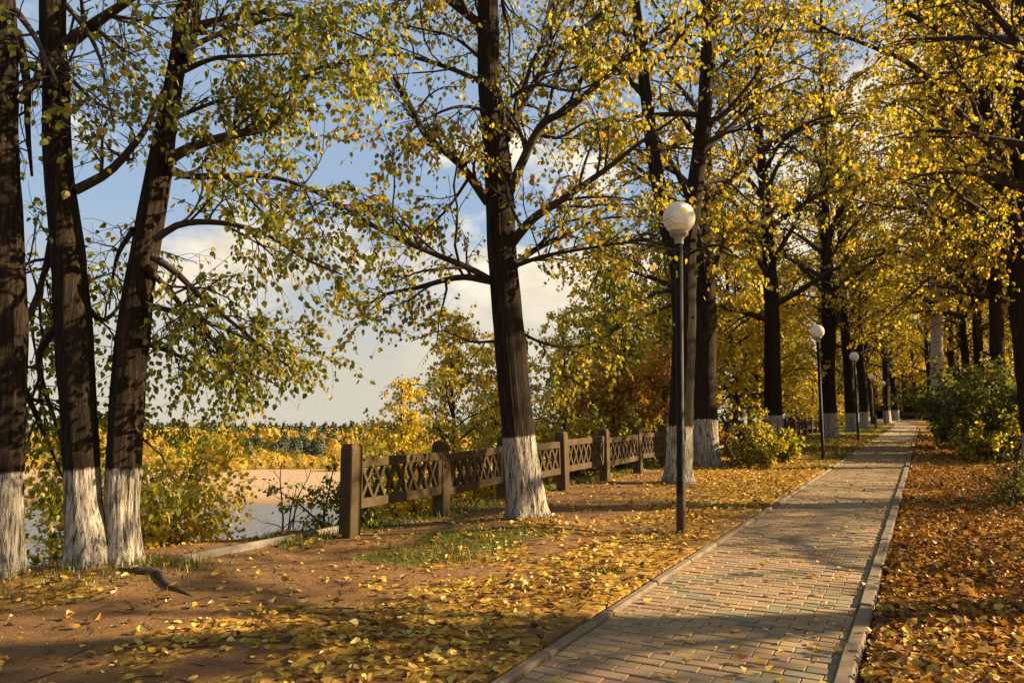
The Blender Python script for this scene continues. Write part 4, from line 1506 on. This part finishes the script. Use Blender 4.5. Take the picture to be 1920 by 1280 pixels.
# ------------------------------------------------------------------ exposed root, mossy stone
pts = [foot(222, 1092), foot(262, 1096), foot(296, 1098), foot(312, 1112), foot(345, 1120), foot(372, 1128)]
P = np.array([(x, y, float(gz(x, y)) + h_) for (x, y), h_ in zip(pts, (-0.005, 0.012, 0.014, 0.004, 0.0, -0.02))])
Pr, Rr, _ = resample(P, [0.02, 0.042, 0.036, 0.026, 0.018, 0.007], 0.02)
Rr = Rr * (1 + 0.18 * np.sin(np.arange(len(Rr)) * 0.9) * rng.random(len(Rr)))
mb = MB(); mb.tube(Pr - P[0], Rr, 10)
link('exposed_root', mb.mesh('exposed_root', M_DEADWOOD, True), None, P[0], label='dark gnarled root lying on the dirt before the double trunk', category='root')

# ------------------------------------------------------------------ fallen leaves and grass
q = np.random.default_rng(77)


def scatter(n, u0, u1, v0, v1, dens):
    u = q.uniform(u0, u1, n)
    v = q.uniform(v0, v1, n)
    x, y = xy(u, v)
    keep = q.random(n) < dens(x, y, u, v)
    return x[keep], y[keep], u[keep], v[keep]


def litter_dens(x, y, u, v):
    l_, g_, w_ = cover_masks(x, y)
    d = np.clip((l_ - 0.22) * 1.35, 0.20, 0.8) ** 1.4
    d = np.where(v > PATH_R, 1.0, d)
    d = np.where((v > PATH_L) & (v < PATH_R), 0.0, d)
    d = d * (1 - 0.6 * w_)
    az = x / np.maximum(y, 0.1)
    return d * (y > 2.9) * (az < 0.82) * (az > -0.82)


def onpath_dens(x, y, u, v):
    e = np.minimum(v - PATH_L, PATH_R - v)
    return (0.35 + 0.65 * np.exp(-(PATH_R - v) / 0.25)) * (y > 2.9)


parts = []
for n_, u0, u1, v0, v1, fn in ((36000, 1.0, 9, PATH_R + .11, 5.0, litter_dens), (34000, 9, 20, PATH_R + .11, 5.5, litter_dens), (16000, 20, 42, PATH_R + .11, 7, litter_dens),
                               (19000, 0.5, 9, -7.2, PATH_L - .09, litter_dens), (17000, 9, 20, -6.2, PATH_L - .09, litter_dens), (9000, 20, 42, -6, PATH_L - .09, litter_dens),
                               (620, 1.0, 10, PATH_L, PATH_R, onpath_dens), (1300, 10, 34, PATH_L, PATH_R, onpath_dens), (600, 34, 60, PATH_L, PATH_R, onpath_dens)):
    parts.append(scatter(n_, u0, u1, v0, v1, fn))
X, Y_, U_, V_ = [np.concatenate([p_[i] for p_ in parts]) for i in range(4)]
onp = (V_ > PATH_L) & (V_ < PATH_R)
Zg = np.where(onp, plane_z(X, Y_) + 0.003, gz(X, Y_))
k = len(X)
far = np.clip(U_ / 18, 1, 2.0)
size = (0.022 + 0.05 * q.beta(1.8, 2.4, k)) * far
right = V_ > PATH_R
# leaves pile over each other in the deep litter
Zg = Zg + np.where(right, q.random(k) ** 1.4 * 0.06, q.random(k) * 0.012) * np.where(onp, 0.3, 1)
a_ = q.random(k) * 6.28
tiltm = np.where(onp, 0.16, np.where(right, 0.45, 0.36))
tip = np.stack([np.cos(a_), np.sin(a_), tiltm * q.normal(size=k) * 0.7], -1)
nor = np.stack([tiltm * q.normal(size=k), tiltm * q.normal(size=k), np.ones(k)], -1)
col = palette(q, k, [(0.60, 0.40, 0.06), (0.50, 0.30, 0.04), (0.66, 0.50, 0.16), (0.34, 0.17, 0.03), (0.17, 0.085, 0.03), (0.42, 0.36, 0.08)], [3, 3, 1.6, 2.0, 1.6, 1.0])
brown = palette(q, k, [(0.40, 0.21, 0.03), (0.24, 0.115, 0.022), (0.11, 0.052, 0.018), (0.52, 0.32, 0.05), (0.55, 0.40, 0.12)], [3, 3.5, 3.4, 1.5, 0.7])
mixm = np.where(right, 0.72, 0.2) > q.random(k)
col = np.where(mixm[:, None], brown, col)
# the deep litter right of the path is tinted darker and browner
col = col * np.where(right[:, None], np.array([0.80, 0.66, 0.6]), 1.0)
curl = q.normal(size=k) * 0.55 + np.where(onp, 0.12, 0.1)
# hold each leaf clear of what it lies on
Zg = Zg + size * (0.10 + 0.18 * np.abs(curl))
pos = np.stack([X, Y_, Zg], -1)
ppx = 960 + F * X / Y_
ppy = 764 + F * (EYE) / Y_
vis = (ppx > 10) & (ppx < 1910) & (ppy < 1275)
score = np.where(vis, size / Y_, 0)
protos = [leaves_mesh('leaf', np.zeros((1, 3)), np.array([[0, 1.0, 0]]), np.array([[0, 0, 1.0]]), np.array([1.0]), np.array([[.5, .3, .05]]), M_FALLEN_ONE, 'hi', np.array([c])) for c in (-.4, -.1, .15, .35, .6)]
used = np.zeros(k, bool)
PATH_LEAF, GROUND_LEAF = np.where(onp)[0], np.where(~onp)[0]
for idx, cnt, par in ((PATH_LEAF, 160, PATHO), (GROUND_LEAF, 300, GROUND)):
    sel = idx[np.argsort(-score[idx])][:cnt]
    for i in sel:
        o = link('leaf', protos[int(q.integers(5))], par, pos[i])
        o.rotation_euler = dir_euler(tip[i], nor[i])
        o.scale = (float(size[i]),) * 3
    used[sel] = True
for nm, m_ in (('leaf_litter', ~used & ~onp), ('scattered_leaves', ~used & onp)):
    near = m_ & (U_ < 16)
    farm = m_ & ~near
    V1 = leaves_geo(pos[near], tip[near], nor[near], size[near], LEAF_HI, curl[near])
    V2 = leaves_geo(pos[farm], tip[farm], nor[farm], size[farm], LEAF_LO, curl[farm])
    n1_, n2_ = int(near.sum()), int(farm.sum())
    F1 = ((np.arange(n1_) * 9)[:, None, None] + LEAF_HI_T[None]).reshape(-1, 3)
    F2 = ((np.arange(n2_) * 6)[:, None, None] + LEAF_LO_Q[None]).reshape(-1, 4) + n1_ * 9
    C = np.concatenate([np.repeat(col[near], 9, 0), np.repeat(col[farm], 6, 0)])
    link(nm, mesh_np(nm, np.concatenate([V1, V2]), [F1, F2], M_FALLEN, False, {'tint': C}), kind='stuff')


def grass_dens(x, y, u, v):
    l_, g_, w_ = cover_masks(x, y)
    return np.clip(g_ * 1.2 - 0.25, 0, 1) * (1 - w_ * 0.3)


gp = [scatter(60000, 1, 12, -7.0, PATH_L - .1, grass_dens), scatter(30000, 12, 24, -7, PATH_L - .1, grass_dens), scatter(60000, 22, 60, -9, PATH_L - .1, grass_dens)]
# small tufts along the kerb and in the dirt
for cx, cy, rr_, n_ in ((*foot(1130, 1072), .10, 160), (*foot(800, 1030), .3, 500), (*foot(545, 1015), .14, 380), (*foot(880, 1040), .25, 300), (*foot(280, 1085), .3, 350), (*foot(1255, 1008), .1, 80), (*foot(60, 1110), .4, 400), (*foot(1520, 865), .5, 500), (*foot(300, 1065), .2, 400)):
    x = cx + q.normal(size=n_) * rr_
    y = cy + q.normal(size=n_) * rr_ * .8
    gp.append((x, y, *uv(x, y)))
X, Y_, U_, V_ = [np.concatenate([p_[i] for p_ in gp]) for i in range(4)]
k = len(X)
hgt = q.uniform(0.02, 0.075, k) * np.where(U_ > 22, 1.3, 1) * np.where(V_ < -5.3, 1.5, 1)
wid = q.uniform(0.003, 0.006, k) * np.where(U_ > 12, 2.0, 1.0) * np.where(U_ > 24, 1.8, 1.0)
a_ = q.random(k) * 6.28
lean = np.stack([np.cos(a_), np.sin(a_), 0 * a_], -1)
sd = np.stack([-np.sin(a_), np.cos(a_), 0 * a_], -1)
b0 = np.stack([X, Y_, gz(X, Y_) - 0.01], -1)
up_ = np.array([0, 0, 1.0])
md = b0 + lean * (hgt * 0.18)[:, None] + up_ * (hgt * 0.6)[:, None]
tp = b0 + lean * (hgt * q.uniform(0.3, 0.9, k))[:, None] + up_ * hgt[:, None]
w_ = wid[:, None]
GV = np.stack([b0 - sd * w_, b0 + sd * w_, md + sd * w_ * .8, md - sd * w_ * .8, tp], 1).reshape(-1, 3)
o5 = np.arange(k)[:, None] * 5
GQ = o5 + np.array([[0, 1, 2, 3]])
GT = o5 + np.array([[3, 2, 4]])
gc = palette(q, k, [(0.06, 0.085, 0.010), (0.10, 0.115, 0.013), (0.17, 0.15, 0.02), (0.24, 0.18, 0.04)], [3, 3, 3, 1.5])
link('grass', mesh_np('grass', GV, [GQ, GT], M_LEAF, False, {'tint': np.repeat(gc, 5, 0)}), kind='stuff')


# grit and broken twigs on the bare soil
k = 16000
u = q.uniform(1, 11, k); v = q.uniform(-6.4, PATH_L - .12, k)
x, y = xy(u, v)
sz = q.uniform(0.0025, 0.009, k) * (1 + 0.6 * (q.random(k) > .95))
T4 = np.array([[1, 0, -.3], [-.5, .87, -.3], [-.5, -.87, -.3], [0, 0, .8], ])
ja = q.random(k) * 6.28
JV = T4[None] * q.uniform(0.7, 1.3, (k, 4, 1))
JV = np.stack([JV[..., 0] * np.cos(ja)[:, None] - JV[..., 1] * np.sin(ja)[:, None], JV[..., 0] * np.sin(ja)[:, None] + JV[..., 1] * np.cos(ja)[:, None], JV[..., 2]], -1)
JV = JV * sz[:, None, None] + np.stack([x, y, gz(x, y)], -1)[:, None]
JF = (np.arange(k) * 4)[:, None, None] + np.array([[0, 1, 3], [1, 2, 3], [2, 0, 3]])[None]
M_GRIT = leaf_material('soil_grit', 'attr', 0.0)
gcol = palette(q, k, [(0.17, 0.095, 0.05), (0.10, 0.06, 0.035), (0.26, 0.19, 0.12)], [3, 3, 1])
link('soil_grit', mesh_np('soil_grit', JV.reshape(-1, 3), [JF.reshape(-1, 3)], M_GRIT, False, {'tint': np.repeat(gcol, 4, 0)}), kind='stuff')
k = 900
u = q.uniform(1.5, 14, k); v = np.where(q.random(k) < .7, q.uniform(-6.2, PATH_L - .12, k), q.uniform(PATH_R + .15, 2.5, k))
x, y = xy(u, v)
S_ = np.stack([x, y, gz(x, y) + 0.008], -1)
a_ = q.random(k) * 6.28
TP = grow(q, S_, np.stack([np.cos(a_), np.sin(a_), 0 * a_], -1), q.uniform(0.05, 0.32, k), 5, 0.16, 0.0)
TP[..., 2] = gz(TP[..., 0], TP[..., 1]) + 0.006 + np.where(v > PATH_R, 0.05, 0.0)[:, None]
TV, TQ = tubes(TP, q.uniform(0.0015, 0.004, k)[:, None] * np.linspace(1, .5, 5)[None], 4)
link('broken_twigs', mesh_np('broken_twigs', TV, [TQ], M_TWIG, True), kind='stuff')


# ------------------------------------------------------------------ far bank: shrubs, trees, forest
def puff(qr, n, w, h, pal, card, conic=False):
    """crown of leaf clumps filling an uneven rounded volume standing on z = 0"""
    d = nrm(qr.standard_normal((n, 3)))
    rad = qr.uniform(0.55, 1.0, n) ** 0.5
    p_ = d * rad[:, None]
    p_ *= (1 + 0.22 * vnoise(p_[:, 0:1] * 3 + 7, p_[:, 1:2] * 3 + p_[:, 2:3] * 2, int(qr.integers(99))))
    z01 = np.clip(p_[:, 2] * 0.5 + 0.5, 0, 1.15)
    wz = (1.02 - z01) ** 0.8 if conic else np.ones(n)
    pos_ = np.stack([p_[:, 0] * w / 2 * wz, p_[:, 1] * w / 2 * wz, z01 * h], -1)
    nor_ = nrm(d + 0.25 * qr.standard_normal((n, 3)) + np.array([0, 0, .3]))
    tip_ = nrm(np.cross(nor_, qr.standard_normal((n, 3))))
    size_ = card * qr.uniform(0.6, 1.3, n)
    col_ = palette(qr, n, *pal, jit=0.14)
    return pos_ - tip_ * size_[:, None] * .5, tip_, nor_, size_, col_


FARGOLD = ([(0.50, 0.36, 0.05), (0.44, 0.30, 0.045), (0.36, 0.31, 0.05), (0.55, 0.42, 0.07)], [3, 2, 2, 2])
FARORANGE = ([(0.48, 0.30, 0.05), (0.52, 0.35, 0.05), (0.40, 0.24, 0.045)], [3, 3, 1])
FARYEL = ([(0.56, 0.43, 0.06), (0.48, 0.39, 0.06), (0.50, 0.35, 0.05)], [3, 2, 2])
FAROLIVE = ([(0.28, 0.25, 0.05), (0.34, 0.29, 0.05), (0.20, 0.19, 0.045)], [3, 2, 2])
PINE = ([(0.040, 0.056, 0.036), (0.06, 0.076, 0.042), (0.085, 0.095, 0.05)], [3, 3, 2])
qf = np.random.default_rng(90)
FSH = {}
for nm, pal, w, h in (('a', FARGOLD, 7.5, 4.8), ('b', FARORANGE, 6.0, 4.2), ('c', FAROLIVE, 8, 5.0), ('d', FARYEL, 6.5, 5.4)):
    a5 = puff(qf, 520, w, h, pal, 0.55)
    FSH[nm] = leaves_mesh('foliage', *a5[:3], a5[3], a5[4], M_LEAF, 'lo')
mb = MB(); mb.tube([(0, 0, -.6), (0.1, 0, 1.2), (0.2, 0.1, 2.6)], [0.16, 0.12, 0.05], 6); mb.tube([(0, 0, -.6), (-0.5, 0, 1.0), (-1.0, 0.1, 2.2)], [0.14, 0.1, 0.05], 6)
FST = mb.mesh('stem', M_BARK2, True)


def far_bush(px, py, kind_, s):
    d_ = ray(px, py)
    Y = 243 + (885 - py) * 3.2
    x = (px - 960) / F * Y
    root = thing('shoreline_bush', (x, Y, float(far_z(x, Y)) - 0.2), {'a': 'rounded golden willow bush at the edge of the far sand', 'b': 'orange rounded bush at the edge of the far sand', 'c': 'olive green bush behind the far sand', 'd': 'bright yellow bush behind the far sand'}[kind_], 'bush', 'bushes along the far sand bank')
    root.scale = (s, s, s)
    root.rotation_euler = (0, 0, qf.random() * 6.28)
    link('foliage', FSH[kind_], root, kind='stuff')
    link('stem', FST, root)


x = -160
while x < 860:
    far_bush(x, 884 + qf.normal() * 2, 'aabda'[int(qf.integers(5))], 0.8 + 0.35 * qf.random())
    x += qf.uniform(17, 34)
x = -170
while x < 860:
    far_bush(x, 872 + qf.normal() * 3, 'acdca'[int(qf.integers(5))], 1.0 + 0.35 * qf.random())
    x += qf.uniform(24, 44)

FT = {}
for nm, pal, w, h, con in (('gold', FARGOLD, 6.5, 10.5, False), ('orange', FARORANGE, 6, 10, False), ('yellow', FARYEL, 6, 11.5, True), ('pine', PINE, 6.0, 10.0, False), ('spruce', PINE, 5, 14, True)):
    a5 = puff(qf, 700, w, h * 0.9, pal, 0.75, con)
    a5[0][:, 2] += h * 0.12
    FT[nm] = (leaves_mesh('foliage', *a5[:3], a5[3], a5[4], M_NEEDLE if nm in ('pine', 'spruce') else M_LEAF, 'lo'), a5)
mb = MB(); mb.tube([(0, 0, -.6), (0.05, 0, 3), (0.0, 0.1, 7)], [0.22, 0.17, 0.08], 6)
FTT = mb.mesh('trunk', M_BARK2, True)
LAB = {'gold': 'golden tree standing in the wood across the river', 'orange': 'orange tree standing in the wood across the river', 'yellow': 'pointed bright yellow tree in the wood across the river', 'pine': 'dark pine in the clump across the river'}


def far_tree(px, Y, kind_, s):
    x = (px - 960) / F * Y
    root = thing('far_pine' if kind_ == 'pine' else 'far_tree', (x, Y, float(far_z(x, Y)) - 0.2), LAB[kind_], 'tree', 'dark pines across the river' if kind_ == 'pine' else f'{kind_} trees across the river')
    root.scale = (s, s, s)
    root.rotation_euler = (0, 0, qf.random() * 6.28)
    link('foliage', FT[kind_][0], root, kind='stuff')
    link('trunk', FTT, root)


for px in np.arange(448, 625, 11):
    far_tree(px + qf.normal() * 4, 300 + qf.normal() * 8, 'pine', 0.75 + 0.3 * qf.random())
for px in (745, 760, 772, 790, 640, 655, 330, 346):
    far_tree(px, 315 + qf.normal() * 8, 'pine', 0.7 + 0.35 * qf.random())
for px in np.arange(-150, 880, 12.5):
    if 450 < px < 620 and qf.random() < 0.75:
        continue
    far_tree(px + qf.normal() * 5, 310 + qf.normal() * 16, ('gold', 'orange', 'yellow', 'gold')[int(qf.integers(4))], 0.65 + 0.35 * qf.random())
for px in np.arange(-150, 880, 9.5):
    far_tree(px + qf.normal() * 5, 370 + qf.normal() * 20, ('gold', 'orange', 'yellow', 'yellow')[int(qf.integers(4))], 0.78 + 0.3 * qf.random())
# the forest behind them reads as one mass
VV_, FF_, CC_, nn_ = [], [], [], 0
TM, TF = LEAF_K, LEAF_K_Q
for i in range(2200):
    Y = 430 + 900 * qf.random() ** 1.3
    az = qf.uniform(-0.80, 0.25)
    kind_ = ('gold', 'yellow', 'orange', 'pine', 'spruce')[int(qf.integers(5))] if Y < 560 else ('spruce', 'pine', 'pine', 'gold')[min(3, int(qf.random() * 3.2))]
    a5 = FT[kind_][1]
    nsel = 150 if Y < 700 else 80
    s = (0.8 + 0.35 * qf.random())
    sel = qf.integers(0, 700, nsel)
    big = 1.8 if nsel > 100 else 2.8
    vv = leaves_geo(a5[0][sel] * s + np.array([az * Y, Y, float(far_z(0, Y))]), a5[1][sel], a5[2][sel], a5[3][sel] * s * big, TM)
    VV_.append(vv)
    FF_.append(((np.arange(nsel) * 4)[:, None, None] + TF[None]).reshape(-1, 4) + nn_)
    CC_.append(np.repeat(a5[4][sel] * (0.85 + 0.3 * qf.random()), 4, 0))
    nn_ += len(vv)
link('far_forest', mesh_np('far_forest', np.concatenate(VV_), [np.concatenate(FF_)], M_NEEDLE, False, {'tint': np.concatenate(CC_)}), kind='stuff')
